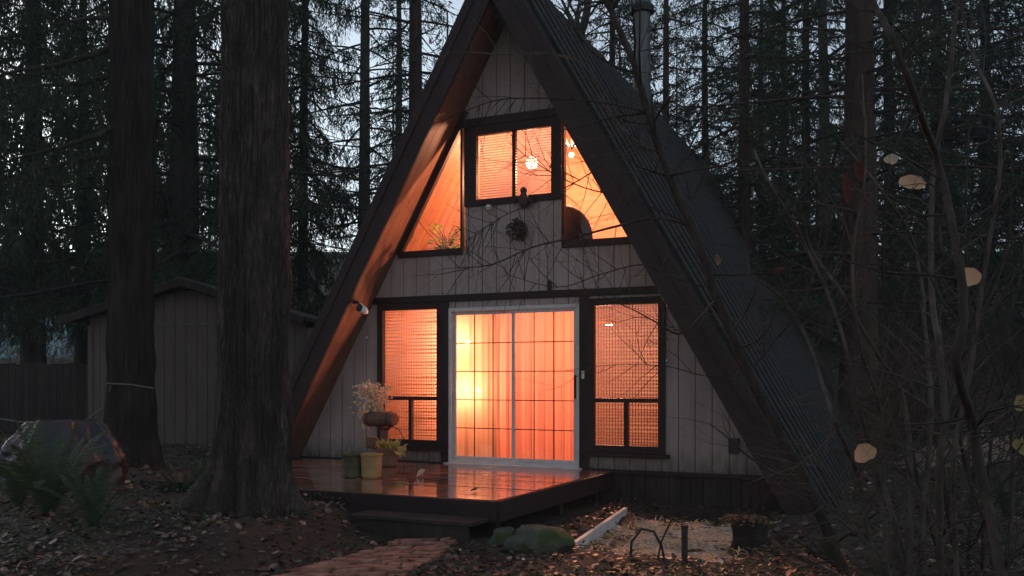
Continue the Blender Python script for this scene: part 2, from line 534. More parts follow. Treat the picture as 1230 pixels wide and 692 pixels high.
# gravel bed
mb = MB()
NB = 46
for j in range(NB + 1):
    for i in range(NB + 1):
        u = 1.86 + (3.5 - 1.86) * i / NB
        v = -3.15 + 2.3 * j / NB
        w = H(u, v)
        e = min(i, j, NB - i, NB - j) / 4
        mb.v.append((w.x, w.y, gz(w.x, w.y) + .03 * min(1, e) - .02 + .035 * noise.noise(Vector((u * 4, v * 4, 1))) + .014 * noise.noise(Vector((u * 17, v * 17, 1)))))
for j in range(NB):
    for i in range(NB):
        a = j * (NB + 1) + i
        mb.f.append((a, a + 1, a + NB + 2, a + NB + 1))
tag(mb.build('gravel_bed_ground', 'gravel', smooth=True), kind='structure')

# ------------------------------------------------------------------ the cabin
cabin = empty('a_frame_cabin', H(0, 0, 0), -TH, 'dark roofed A-frame cabin with glowing orange windows and grey siding', 'cabin')
UC, SL = -.05, 1.76                 # ridge line position, roof slope
ZI, ZO = 6.30, 6.93                 # inner and outer apex heights
V0, V1 = -.6, 11.6


def zin(u): return ZI - SL * abs(u - UC)
def zout(u): return ZO - SL * abs(u - UC)


openings = [(-2.09, -1.06, .58, 2.53), (-.975, .93, .35, 2.46), (1.03, 2.01, .58, 2.5),
            (-.6, .6, 3.86, 4.77), (-1.72, -.72, 3.21, 99), (.66, 1.62, 3.21, 99)]


def wall_cells(mb, u0, u1, v0, v1, zb):
    """one vertical board from u0 to u1, cut by openings and by the roof slope"""
    cuts = sorted({u0, u1} | {c for o in openings for c in o[:2] if u0 < c < u1} | ({UC} if u0 < UC < u1 else set()))
    for a, b in zip(cuts[:-1], cuts[1:]):
        m_ = (a + b) / 2
        spans = [(zb, 99)]
        for (oa, ob, za, zc) in openings:
            if oa <= m_ <= ob:
                ns = []
                for (s, e) in spans:
                    if za > s: ns.append((s, min(e, za)))
                    if zc < e: ns.append((max(s, zc), e))
                spans = ns
        for s, e in spans:
            ta, tb = min(e, zin(a) - .004), min(e, zin(b) - .004)
            if ta <= s and tb <= s: continue
            ta, tb = max(ta, s), max(tb, s)
            mb.hexa([(a, v0, s), (b, v0, s), (b, v1, s), (a, v1, s), (a, v0, ta), (b, v0, tb), (b, v1, tb), (a, v1, ta)])


mb = MB()
bw, gp = .203, .011
u = -3.5
while u < 3.5:
    wall_cells(mb, u, u + bw - gp, 0, .022, .36)
    u += bw
mb2 = MB()
wall_cells(mb, -3.5, 3.5, .022, .1, .36)
mb.build('wall', 'siding_paint', cabin)
# thin shadow-gap battens are the gaps themselves; a drip edge sits at mid height
mb = MB(); mb.box((-3.48, -.02, .32), (-.98, .1, .37)); mb.build('sill_board', 'dark_trim', cabin)
mb = MB(); mb.box((.932, -.022, .32), (3.4, .1, .372)); mb.build('sill_board', 'dark_trim', cabin)
# rough dark skirting below the siding, a pale board under it
rng = random.Random(9)
for (a, b) in ((-3.6, -1.0), (1.0, 3.45)):
    mb = MB()
    x = a
    while x < b:
        w = min(rng.uniform(.11, .17), b - x)
        mb.box((x, .005 + rng.uniform(0, .02), -.04 + rng.uniform(-.02, .01)), (x + w - .006, .09, .345)); x += w
    mb.build('skirting', 'skirt_wood', cabin)
mb = MB()
x = 1.0
for w in (1.75, .52, .5):
    mb.box((x, .045, -.3), (x + w - .01, .1, -.045)); x += w
mb.box((-3.6, .045, -.3), (1, .1, -.045))
mb.build('foundation', 'foundation_board', cabin)

# roof: ribbed metal sheet on each slope (ribs run down the slope)
def roof_side(sg):
    mb = MB()
    prof = []
    v = V0
    while v < V1:
        for dv, h in ((0, 0), (.28, 0), (.31, .06), (.37, .06), (.4, 0)):
            prof.append((v + dv, h))
        v += .4
    nrm = Vector((sg * SL, 1)).normalized()
    rng = random.Random(5)
    levels = 7
    rows = []
    for k in range(levels):
        d = 3.98 * k / (levels - 1)
        row = []
        for (v, h) in prof:
            row.append(len(mb.v))
            wob = .008 * noise.noise(Vector((v * 1.5, d, sg)))
            mb.v.append((UC + sg * d + nrm.x * (h + wob), v, ZO - SL * d + nrm.y * (h + wob)))
        rows.append(row)
    for k in range(levels - 1):
        for i in range(len(prof) - 1):
            q = (rows[k][i], rows[k][i + 1], rows[k + 1][i + 1], rows[k + 1][i])
            mb.f.append(q if sg < 0 else q[::-1])
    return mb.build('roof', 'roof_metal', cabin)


def slab(mb, sg, v0, v1, top, bot, d0, d1):
    """slab parallel to the roof; top/bot = apex heights of its two faces"""
    def q(d, z, v): return (UC + sg * d, v, z - SL * d)
    mb.hexa([q(d0, bot, v0), q(d1, bot, v0), q(d1, bot, v1), q(d0, bot, v1), q(d0, top, v0), q(d1, top, v0), q(d1, top, v1), q(d0, top, v1)])


for sg in (-1, 1):
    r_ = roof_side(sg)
    # roof deck under the metal
    mb = MB(); slab(mb, sg, V0 + .045, V1 - .02, ZO - .012, ZI + .03, .004, 3.93)
    mb.build('roof_deck', 'skirt_wood', cabin)
    # painted soffit boards in front of the wall (tongue and groove along the slope)
    mb = MB()
    v = V0 + .045
    while v < .09:
        slab(mb, sg, v, min(v + .138, .1), ZI + .028, ZI, .004, 3.57); v += .143
    mb.build('soffit', 'soffit_brown', cabin)
    mb = MB()
    v = .101
    while v < V1 - .2:
        slab(mb, sg, v, v + .19, ZI + .028, ZI + .002, .004, 3.57); v += .194
    mb.build('ceiling_lining', 'lining_wood', cabin)
    mb = MB(); slab(mb, sg, V0, V0 + .042, ZO - .02, ZI - .03, .004, 3.9)
    slab(mb, sg, V0 - .018, V0 - .001, ZO - .0, ZO - .24, .004, 3.95)
    mb.build('barge_board', 'barge_brown', cabin, bevel=.004)
    # eave board at the foot
mb = MB()
for sg in (-1, 1):
    d = .16
    mb.hexa([(UC, V0 - .02, ZO + .0), (UC + sg * d, V0 - .02, ZO - SL * d + .05), (UC + sg * d, V1 + .02, ZO - SL * d + .05), (UC, V1 + .02, ZO + .0),
             (UC, V0 - .02, ZO + .07), (UC + sg * d, V0 - .02, ZO - SL * d + .07), (UC + sg * d, V1 + .02, ZO - SL * d + .07), (UC, V1 + .02, ZO + .07)])
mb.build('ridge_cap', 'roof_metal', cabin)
# back gable and floors that close the house
mb = MB()
mb.poly([(-3.6, V1 - .15, -.05), (3.5, V1 - .15, -.05), (UC, V1 - .15, ZI)])
mb.build('rear_wall', 'siding_paint', cabin)
mb = MB(); mb.box((-3.3, .11, .2), (3.2, V1 - .2, .33)); mb.build('room_floor', 'room_boards', cabin)
mb = MB(); mb.box((-2.05, .105, 2.72), (1.95, 5.2, 2.9)); mb.build('loft_floor', 'room_plaster', cabin)
mb = MB(); mb.hexa([(-3.3, 4.1, .33), (3.2, 4.1, .33), (3.2, 4.2, .33), (-3.3, 4.2, .33), (-2.0, 4.1, 2.72), (1.9, 4.1, 2.72), (1.9, 4.2, 2.72), (-2.0, 4.2, 2.72)]); mb.build('partition_wall', 'room_plaster', cabin)
mb = MB(); mb.hexa([(-1.95, 2.7, 2.9), (1.85, 2.7, 2.9), (1.85, 2.8, 2.9), (-1.95, 2.8, 2.9), (UC - .01, 2.7, ZI - .05), (UC + .01, 2.7, ZI - .05), (UC + .01, 2.8, ZI - .05), (UC - .01, 2.8, ZI - .05)])
mb.build('loft_wall', 'loft_boards', cabin)

# header band and posts between the ground floor openings
mb = MB()
mb.box((-2.17, -.035, 2.545), (2.06, .05, 2.635))
mb.build('header_trim', 'dark_trim', cabin, bevel=.004)
for (a, b, z0) in ((-1.06, -.975, .375), (.932, 1.03, .375)):
    mb = MB(); mb.box((a - .02, -.028, z0), (b + .012, .05, 2.543)); mb.build('post_trim', 'dark_trim', cabin, bevel=.003)


def side_window(u0, u1, z0, z1, zr, um, seed, slat):
    fr = MB()
    fr.frame(u0 - .05, u1 + .05, z0 - .05, z1 + .04, .09, -.03, .05)
    fr.box((u0 + .0401, -.012, zr - .026), (u1 - .0401, .045, zr + .026))
    fr.box((um - .026, -.01, z0 + .0401), (um + .026, .045, zr - .0262))
    w = fr.build('window', 'dark_trim', cabin, bevel=.003)
    s = MB(); s.box((u0 - .1, -.085, z0 - .1), (u1 + .1, -.001, z0 - .052)); s.build('sill', 'dark_trim', w, bevel=.004)
    g = MB(); g.box((u0 + .02, .022, z0 + .02), (u1 - .02, .027, z1 - .02)); g.build('pane', 'window_glass', w)
    rng = random.Random(seed)
    bl = MB()
    z = z0 + .03
    while z < z1 + .02:
        h = rng.uniform(.022, .03)
        tl = rng.uniform(-.004, .004)
        bl.poly([(u0, .086, z), (u1, .086, z + tl), (u1, .088, z + h + tl), (u0, .088, z + h)])
        z += h + rng.choice((.009, .012, .014, .018, .026))
    b = bl.build('blind', slat, w)
    st = MB()
    n = 24
    for i in range(n):
        x = u0 + .02 + (u1 - u0 - .04) * i / (n - 1)
        st.box((x - .004, .0915, z0 + .02), (x + .004, .0945, z1))
    st.build('blind_cord', 'bamboo_slat', w)
    return w


side_window(-2.04, -1.10, .62, 2.5, 1.23, -1.57, 1, 'bamboo_bright')
side_window(1.07, 1.97, .63, 2.47, 1.23, 1.52, 2, 'bamboo_glow')

# upper middle window with aluminium blinds
fr = MB()
fr.box((-.72, -.03, 3.80), (-.54, .05, 4.86)); fr.box((.53, -.03, 3.80), (.67, .05, 4.86))
fr.box((-.5399, -.028, 4.745), (.5299, .05, 4.86)); fr.box((-.5399, -.028, 3.80), (.5299, .05, 3.885))
fr.box((-.025, -.012, 3.8851), (.025, .045, 4.7449))
w = fr.build('window', 'dark_trim', cabin, bevel=.003)
g = MB(); g.box((-.55, .022, 3.87), (.54, .027, 4.76)); g.build('pane', 'window_glass', w)
bl = MB()
z = 3.89
while z < 4.76:
    bl.poly([(-.54, .07, z), (.53, .07, z), (.53, .086, z + .028), (-.54, .086, z + .028)])
    z += .034
bl.build('blind', 'slat_glow', w)
# dark head trim above the three upper windows
mb = MB(); mb.box((-.86, -.04, 4.862), (.80, .05, 4.97)); mb.build('header_trim', 'dark_trim', cabin, bevel=.003)

for sg in (-1, 1):
    ui = UC + sg * (.70 if sg < 0 else .73)
    uo = UC + sg * (1.68 if sg < 0 else 1.70)
    zb = 3.215
    fr = MB()
    fr.bar((uo - sg * -.02, zb), (ui, zb), .085, -.03, .05)
    fr.box((min(ui, ui + sg * .03), -.026, zb + .043), (max(ui, ui + sg * .03), .048, zin(ui) - .02))
    a = (UC + sg * 1.72, ZI - SL * 1.72 - .05); b = (UC + sg * .66, ZI - SL * .66 - .05)
    fr.bar(a, b, .1, -.022, .046)
    w = fr.build('window', 'dark_trim', cabin)
    g = MB(); g.poly([(ui, .024, zb), (uo, .024, zb), (uo, .024, zin(uo)), (ui, .024, zin(ui))]); g.build('pane', 'window_glass', w)

# sliding door
fr = MB()
fr.frame(-.97, .925, .36, 2.455, .05, -.02, .06)
door = fr.build('sliding_door', 'white_aluminium', cabin, bevel=.003)
for (a, b, v0) in ((-.918, -.002, .03), (-.04, .873, .004)):
    pn = MB(); pn.frame(a, b, .412, 2.403, .045, v0, v0 + .024)
    p_ = pn.build('door_panel', 'white_aluminium', door, bevel=.002)
    mn = MB()
    for i in (1, 2):
        x = a + .045 + (b - a - .09) * i / 3
        mn.box((x - .006, v0 + .004, .4572), (x + .006, v0 + .012, 2.3578))
    for j in range(1, 5):
        z = .457 + (2.358 - .457) * j / 5
        mn.box((a + .0452, v0 + .0055, z - .006), (b - .0452, v0 + .0105, z + .006))
    mn.build('muntin', 'black_metal', p_)
    g = MB(); g.box((a + .04, v0 + .014, .45), (b - .04, v0 + .018, 2.365)); g.build('pane', 'window_glass', p_)
hd = MB(); hd.box((.838, -.022, 1.25), (.862, .003, 1.55)); hd.build('handle', 'black_metal', door, bevel=.004)
mb = MB(); mb.box((-1.0, -.1, .34), (.96, -.021, .372)); mb.build('threshold', 'white_aluminium', door, bevel=.004)

# flue pipe
mb = MB(); mb.lathe([(.17, 6.0), (.17, 10.6)], 20, (-.12, 6.5, 0))
mb.lathe([(.175, 7.5), (.182, 7.51), (.182, 7.55), (.175, 7.56)], 20, (-.12, 6.5, 0))
ch = mb.build('chimney', 'flue_metal', cabin, smooth=False)
mb = MB(); mb.lathe([(.172, 8.72), (.24, 8.73), (.24, 8.86), (.172, 8.9)], 20, (-.12, 6.5, 0)); mb.build('collar', 'black_metal', ch)

# small fittings on the front
mb = MB(); mb.lathe([(.045, 0), (.05, .02), (.03, .04)], 14, (-2.14, -.47, 2.52)); fl = mb.build('floodlight', 'black_metal', cabin)
for (du, dz) in ((.09, -.02), (.17, -.06)):
    mb = MB(); mb.tube([(-2.14, -.47, 2.54), (-2.14 + du * .6, -.5, 2.53 + dz * .4), (-2.14 + du, -.52, 2.52 + dz)], .012, 6)
    mb.lathe([(.02, .0), (.035, -.02), (.05, -.06), (.048, -.085), (.02, -.1)], 12, (-2.14 + du, -.52, 2.53 + dz))
    mb.build('lamp_head', 'white_plastic' if du > .1 else 'black_metal', fl, smooth=True)
mb = MB(); mb.tube([(-.33, -.002, 3.79), (-.33, -.05, 3.78)], .02, 8); mb.ball((-.33, -.085, 3.755), .04, 8)
mb.build('security_camera', 'white_plastic', cabin, smooth=True)
mb = MB(); mb.box((2.78, -.05, .62), (2.9, -.001, .8)); mb.build('junction_box', 'weathered_wood', cabin, bevel=.008)
mb = MB(); mb.box((.95, -.045, 1.5), (.985, -.029, 1.6)); mb.build('doorbell', 'white_plastic', cabin, bevel=.003)
mb = MB(); mb.box((.485, -.05, 2.64), (.53, -.001, 2.76)); mb.build('porch_bracket', 'black_metal', cabin, bevel=.004)
for q in ((2.04, -.02, 1.72), (-2.27, -.01, 2.08)):
    mb = MB(); mb.ball(q, .018, 6); mb.build('hook', 'white_plastic', cabin, smooth=True)


# hangings on the wall
def wreath():
    root = empty('wreath', H(.1, -.05, 3.42), -TH, 'dark round cluster of twigs hanging on the siding below the upper window', 'wreath')
    mb = MB(); rng = random.Random(4)
    for i in range(90):
        a = rng.uniform(0, 6.28); r = rng.uniform(.015, .115)
        pts = [(math.cos(a + t * .3) * (r + rng.uniform(-.02, .03)), rng.uniform(-.05, .02), math.sin(a + t * .3) * (r + rng.uniform(-.02, .03))) for t in range(4)]
        mb.tube(pts, .004, 4)
    mb.build('twig_ring', 'twig_bark', root)
    mb = MB()
    for i in range(26):
        a = rng.uniform(0, 6.28); r = rng.uniform(.06, .14)
        mb.leaf((math.cos(a) * r, -.04, math.sin(a) * r), (math.cos(a + 1), -.4, math.sin(a + 1)), (0, -1, .2), .06, .035)
    mb.build('leaves', 'twig_bark', root)


wreath()
root = empty('bird_figure', H(.17, -.075, 3.80), -TH, 'small carved bird figure hung on the sill of the upper window', 'ornament')
mb = MB(); mb.lathe([(.02, -.09), (.055, -.06), (.07, 0), (.06, .06), (.035, .1), (.045, .125), (.045, .155), (.02, .18)], 14); mb.build('body', 'weathered_wood', root, smooth=True)
for sg in (-1, 1):
    mb = MB(); mb.leaf((sg * .05, -.01, .06), (sg * .5, .1, -.8), (sg, -.3, .2), .15, .08); mb.build('wing', 'weathered_wood', root)
mb = MB(); mb.tube([(0, -.03, .14), (0, -.07, .13)], [.012, .002], 6); mb.build('beak', 'dead_leaf', root)


# ------------------------------------------------------------------ behind the glass
def curtain(name, u0, u1, folds, amp, mat, label, v=.17):
    root = empty(name, H(0, 0, .33), -TH, label, 'curtain', 'curtains behind the sliding door')
    mb = MB(); n = 220; rows = 8
    rng = random.Random(int(u0 * 100))
    ph = [rng.uniform(0, 6.28) for _ in range(4)]
    for k in range(rows + 1):
        z = .03 + 2.1 * k / rows
        for i in range(n + 1):
            x = u0 + (u1 - u0) * i / n
            s = (x - u0) / (u1 - u0)
            vv = v + amp * (math.sin(folds * 6.283 * s + ph[0] + .6 * math.sin(9 * s + ph[1])) + .45 * math.sin(folds * 2.3 * 6.283 * s + ph[2])) * (1 - .25 * k / rows)
            mb.v.append((x, vv, z))
    for k in range(rows):
        for i in range(n):
            a = k * (n + 1) + i
            mb.f.append((a, a + 1, a + n + 2, a + n + 1))
    mb.build('cloth', mat, root, smooth=True)
    mb = MB(); mb.tube([(u0, v, 2.15), (u1, v, 2.15)], .012, 8); mb.build('rod', 'lamp_brass', root)


curtain('curtain', -1.0, -.33, 3, .012, 'sheer_cloth', 'pale yellow sheer curtain behind the left door panel')
curtain('curtain', -.36, 1.0, 9, .015, 'curtain_cloth', 'salmon orange pleated curtain behind the right door panel', .2)


def add_lamp(name, loc, power, col, size):
    l = bpy.data.lights.new(name, 'POINT')
    l.energy = power; l.color = col; l.shadow_soft_size = size
    o = bpy.data.objects.new(name, l); COL.objects.link(o); o.location = loc
    return o


WARM = (1, .42, .225)
root = empty('floor_lamp', H(-1.02, .6, .33), -TH, 'two headed floor lamp glowing behind the sheer curtain', 'lamp')
mb = MB(); mb.lathe([(.14, 0), (.14, .02), (.03, .04), (.012, .06), (.012, 1.95)], 14); mb.build('pole', 'lamp_brass', root)
for (du, z) in ((.06, 1.66), (.22, .98)):
    mb = MB(); mb.tube([(0, 0, z - .1), (du, -.02, z - .07)], .01, 6); mb.lathe([(.03, -.06), (.04, -.04), (.042, -.02)], 14, (du, -.02, z)); sh = mb.build('lamp_shade', 'lamp_brass', root)
    mb = MB(); mb.ball((du, -.02, z + .03), .035, 8); mb.build('bulb', 'bulb_glow', sh, smooth=True)
    add_lamp('lamp_light', H(-1.02 + du, .46, 0.33 + z + .03), 190, WARM, .05)
# ceiling lamp further into the room
root = empty('pendant_lamp', H(.75, 1.7, 2.72), -TH, 'round pendant lamp lighting the room behind the salmon curtain', 'lamp')
mb = MB(); mb.tube([(0, 0, 0), (0, 0, -.3)], .008, 6); mb.build('cord', 'black_metal', root)
mb = MB(); mb.lathe([(.04, -.3), (.12, -.34), (.17, -.42)], 18); mb.build('lamp_shade', 'lamp_brass', root)
mb = MB(); mb.ball((0, 0, -.42), .05, 8); mb.build('bulb', 'bulb_glow', root, smooth=True)
add_lamp('lamp_light', H(.75, 1.65, 2.1), 900, WARM, .1)

# loft: ceiling fan with its light, plant on the sill, armchair
fan = empty('pendant_lamp', H(.43, 1.0, 4.65), -TH, 'bright spiky pendant lamp glowing high in the right slanted window', 'lamp')
mb = MB(); mb.tube([(0, 0, .78), (0, 0, .03)], .008, 6); mb.build('cord', 'black_metal', fan)
rng = random.Random(6)
for k in range(9):
    a = k * 2 * math.pi / 9 + .3
    mb = MB(); mb.leaf((math.cos(a) * .05, math.sin(a) * .05, .06), (math.cos(a), math.sin(a), .45), (0, 0, 1), .27, .06, .2)
    mb.build('petal', 'black_metal', fan)
mb = MB(); mb.ball((0, 0, -.03), .035, 10, .9); mb.build('bulb', 'bulb_glow', fan, smooth=True)
add_lamp('lamp_light', H(.43, .98, 4.49), 780, WARM, .06)
root = empty('globe_lamp', H(-.42, 1.6, 4.72), -TH, 'round globe lamp seen as a bright spot behind the upper window blind', 'lamp')
mb = MB(); mb.tube([(0, 0, .8), (0, 0, .08)], .008, 6); mb.build('cord', 'black_metal', root)
mb = MB(); mb.ball((0, 0, 0), .09, 12); mb.build('globe', 'bulb_glow', root, smooth=True)
add_lamp('lamp_light', H(-.42, 1.45, 4.5), 210, WARM, .1)

root = empty('houseplant', H(-1.12, .2, 2.9), -TH, 'leafy green houseplant behind the left slanted window', 'plant')
mb = MB(); mb.lathe([(.1, 0), (.13, .22), (.14, .24), (.12, .24)], 16); mb.build('pot', 'terracotta', root)
rng = random.Random(11)
st, lf = MB(), MB()
for i in range(22):
    a = rng.uniform(0, 6.28); l = rng.uniform(.12, .3); h = rng.uniform(.35, .74)
    e = Vector((math.cos(a) * l, math.sin(a) * l * .6, h))
    st.tube([(0, 0, .22), (e.x * .4, e.y * .4, .22 + (h - .2) * .7), e], .005, 4)
    for j in range(6):
        q = Vector((e.x * (.5 + j * .12), e.y * (.5 + j * .12), h * (.75 + .06 * j))) + Vector((rng.uniform(-.05, .05), rng.uniform(-.05, .05), rng.uniform(-.05, .05)))
        lf.leaf(q, (rng.uniform(-1, 1), rng.uniform(-1, 1), rng.uniform(-.6, .4)), (rng.uniform(-.4, .4), -.6, 1), rng.uniform(.06, .095), .06)
st.build('stem', 'twig_bark', root); lf.build('leaves', 'house_leaf', root)
root = empty('armchair', H(.5, .42, 2.9), -TH, 'dark round backed armchair in the loft behind the right slanted window', 'armchair')
mb = MB(); mb.ball((0, 0, 0), .44, 12, 1.08)
mb.v = [(x, y * .34 + .0, z + .44) for (x, y, z) in mb.v]
mb.build('backrest', 'upholstery', root, smooth=True)
mb = MB(); mb.box((-.32, .061, .2), (.32, .6, .42)); mb.build('seat', 'upholstery', root, bevel=.04)
for (x, y) in ((-.28, -.05), (.28, -.05), (-.28, .55), (.28, .55)):
    mb = MB(); mb.tube([(x, y, 0), (x, y, .28)], .02, 6); mb.build('leg', 'room_boards', root)

# ------------------------------------------------------------------ deck and step
DZ = .355
deck = empty('wooden_deck', H(0, 0, 0), -TH, 'low wet red-brown wooden deck in front of the sliding door', 'deck')
mb = MB()
y = -3.1
rng = random.Random(2)
while y < -.12:
    w = .138
    dz = rng.uniform(-.0025, .0025)
    cuts = [-3.25] + sorted(rng.uniform(-2.4, .9) for _ in range(1)) + [1.19 + (y + 3.1) * .055]
    for a, b in zip(cuts[:-1], cuts[1:]):
        t0, t1 = rng.uniform(-.002, .002), rng.uniform(-.002, .002)
        mb.hexa([(a + .002, y, DZ - .035), (b - .002, y, DZ - .035), (b - .002, y + w, DZ - .035), (a + .002, y + w, DZ - .035),
                 (a + .002, y, DZ + dz), (b - .002, y, DZ + dz + t0), (b - .002, y + w, DZ + dz + t1), (a + .002, y + w, DZ + dz)])
    y += w + .007
mb.build('decking', 'wet_decking', deck, bevel=.004)
mb = MB(); mb.box((-3.27, -3.145, .15), (1.215, -3.105, DZ - .004))
ra, rb = 1.193, 1.358
mb.hexa([(ra, -3.104, .15), (ra + .037, -3.104, .15), (rb + .037, -.1, .15), (rb, -.1, .15), (ra, -3.104, DZ - .004), (ra + .037, -3.104, DZ - .004), (rb + .037, -.1, DZ - .004), (rb, -.1, DZ - .004)])
mb.box((-3.29, -3.104, .15), (-3.253, -.1, DZ - .004))
mb.build('fascia', 'barge_brown', deck, bevel=.005)
for (a, b) in ((-3.1, -2.95), (-1.6, -2.95), (.0, -2.95), (1.1, -2.95), (1.15, -1.4), (-3.1, -1.4), (1.2, -.3)):
    mb = MB(); mb.box((a - .05, b - .05, -.1), (a + .05, b + .05, .315)); mb.build('post', 'skirt_wood', deck)
mb = MB()
for yy in (-2.4, -1.6, -.8): mb.box((-3.2, yy, .17), (1.18, yy + .05, .315))
mb.build('joist', 'skirt_wood', deck)
step = empty('wooden_step', H(.5, -3.34, 0), -TH, 'dark single wooden step below the front edge of the deck', 'step')
mb = MB()
for k in range(3): mb.box((-.66, -.19 + .115 * k, .17), (.66, -.19 + .115 * k + .108, .205))
mb.build('tread', 'skirt_wood', step, bevel=.005)
mb = MB(); mb.box((-.6, -.155, -.04), (.6, -.125, .168)); mb.build('riser', 'skirt_wood', step)

# pots and planter stand
def pot(name, u, v, prof, mat, label, k=20, sq=0, rz=0.0):
    root = empty(name, H(u, v, DZ), -TH + rz, label, 'flower pot')
    mb = MB(); mb.lathe(prof, k, sq=sq); mb.build('pot', mat, root, bevel=0)
    mb = MB(); r, z = prof[-1]; mb.lathe([(r * .98, z - .03), (r * .9, z - .012), (.01, z - .008)], k, sq=sq); mb.build('soil', 'soil', root)
    return root


gp_ = [(.085, 0), (.1, .02), (.104, .25), (.112, .26), (.112, .285), (.1, .285), (.095, .26)]
pot('flower_pot', -1.14, -2.0, gp_, 'green_glaze', 'squarish green glazed pot at the corner of the deck', 28, 6)
tp_ = [(.08, 0), (.092, .02), (.1, .255), (.108, .265), (.108, .285), (.094, .285), (.09, .26)]
pot('flower_pot', -.925, -1.96, tp_, 'tan_glaze', 'squarish tan glazed pot standing beside the green one', 28, 6)
r_ = pot('flower_pot', -1.5, -.68, [(.1, 0), (.12, .02), (.135, .2), (.15, .2), (.15, .245), (.13, .245), (.125, .21)], 'terracotta', 'dark pot with dry yellow plants under the left window', 18)
rng = random.Random(21)
mb = MB()
for i in range(150):
    a = rng.uniform(0, 6.28); r = rng.uniform(0, .11); q = Vector((math.cos(a) * r, math.sin(a) * r, .23))
    d = Vector((math.cos(a) * .6 + rng.uniform(-.3, .3), math.sin(a) * .6 + rng.uniform(-.3, .3), rng.uniform(.5, 1.2)))
    mb.leaf(q, d, (rng.uniform(-1, 1), -1, .3), rng.uniform(.07, .15), .022)
for i in range(40):
    mb.leaf((rng.uniform(.08, .19), rng.uniform(-.1, .1), .23 + rng.uniform(-.05, .05)), (rng.uniform(.2, 1), rng.uniform(-.5, .5), rng.uniform(-1, .4)), (0, -1, .3), .09, .025)
mb.build('plant', 'yellow_plant', r_)
stand = empty('plant_stand', H(-1.7, -.55, DZ - .0), -TH, 'wooden plant stand holding a barrel planter of dried flowers beside the window', 'plant stand')
mb = MB(); mb.lathe([(.09, 0), (.1, .03), (.06, .06), (.055, .46), (.09, .49), (.12, .5)], 12, (.06, 0, 0)); mb.build('post', 'barrel_wood', stand)
mb = MB(); mb.tube([(.2, 0, .05), (.33, 0, .2), (.36, 0, .35), (.28, 0, .48), (.12, 0, .53)], .007, 6); mb.build('scroll', 'black_metal', stand)
mb = MB(); mb.tube([(-.04, .0, .34), (-.12, -.02, .3)], .02, 6); mb.lathe([(.06, .2), (.075, .24), (.08, .34), (.07, .35)], 12, (-.13, -.02, .02)); mb.build('bracket_pot', 'terracotta', stand)
barrel = MB()
k = 14
prof = [(.1, -.22), (.118, -.12), (.124, 0), (.118, .12), (.1, .22)]
n0 = 0
for (r, x) in prof:
    for j in range(k):
        a = 6.283 * j / k
        barrel.v.append((x, math.cos(a) * r, .61 + math.sin(a) * r * .85))
for i in range(len(prof) - 1):
    for j in range(k):
        barrel.f.append((i * k + j, i * k + (j + 1) % k, (i + 1) * k + (j + 1) % k, (i + 1) * k + j))
barrel.f.append(tuple(range(k))); barrel.f.append(tuple(4 * k + j for j in reversed(range(k))))
b_ = barrel.build('barrel', 'barrel_wood', stand)
for x in (-.15, .15):
    mb = MB(); mb.tube([(x, math.cos(a) * .12, .61 + math.sin(a) * .12 * .86) for a in [6.283 * i / 20 for i in range(21)]], .006, 4)
    mb.build('hoop', 'black_metal', b_)
mb = MB()
rng = random.Random(33)
mf = MB()
for i in range(90):
    a = rng.uniform(0, 6.28); r = rng.uniform(.0, .22)
    q = Vector((-.06 + rng.uniform(-.16, .12), rng.uniform(-.06, .06), .7))
    e = Vector((-.14 + math.cos(a) * r * 1.15, math.sin(a) * r * .7, 0.9 + rng.uniform(-.14, .15) - (0.25 if math.cos(a) < -.5 and rng.random() < .5 else 0)))
    mb.tube([q, (q + e) / 2 + Vector((0, 0, .04)), e], .0022, 3)
    for j in range(9):
        p = e + Vector((rng.gauss(0, .035), rng.gauss(0, .035), rng.gauss(0, .035)))
        mf.leaf(p, (rng.uniform(-1, 1), rng.uniform(-1, 1), rng.uniform(-1, 1)), (0, -1, .4), rng.uniform(.025, .05), .03)
mb.build('stalks', 'straw', stand)
mf.build('dried_flowers', 'straw_flower', stand)

for i, (u, v, l, mat, lab, up) in enumerate(((-.42, -1.68, .13, 'cream_leaf', 'pale curled leaf standing up on the wet deck boards', 1), (-.85, -2.35, .1, 'dead_leaf', 'curled brown leaf lying on the deck near the two square pots', 0), (.72, -2.6, .1, 'dead_leaf', 'dark leaf lying near the front right corner of the deck', 0))):
    mb = MB(); mb.leaf((-l / 2, 0, .006), (1, .3, .5 * up), (-.4 * up, -.6 * up, 1), l, l * .75, .5)
    mb.leaf((l * .1, .02, .006), (.2, .6, 1.2 * up + .1), (-1, -.3, .3), l * .6, l * .5, .4)
    o = mb.build('fallen_leaf', mat); o.location = H(u, v, DZ + .003); tag(o, lab, 'leaf', 'leaves fallen on the deck')

# ------------------------------------------------------------------ ground pieces
def bark_tube(path, rad, k, amp, seed, ridges=9, flare=None):
    """trunk with ridged bark"""
    mb = MB()
    n = len(path)
    for i, p in enumerate(path):
        p = Vector(p)
        for j in range(k):
            a = 2 * math.pi * j / k
            c, s = math.cos(a), math.sin(a)
            rr = rad[i]
            if flare:
                rr *= 1 + flare(a, p.z)
            h = noise.noise(Vector((c * ridges * .35, s * ridges * .35, p.z * .55 + seed)))
            h2 = noise.noise(Vector((c * ridges, s * ridges, p.z * 1.6 + seed * 3)))
            rr *= 1 + .05 * h
            rr += amp * (abs(h2) * 2 - .5)
            mb.v.append((p.x + c * rr, p.y + s * rr, p.z))
    for i in range(n - 1):
        for j in range(k):
            j2 = (j + 1) % k
            mb.f.append((i * k + j, i * k + j2, (i + 1) * k + j2, (i + 1) * k + j))
    return mb


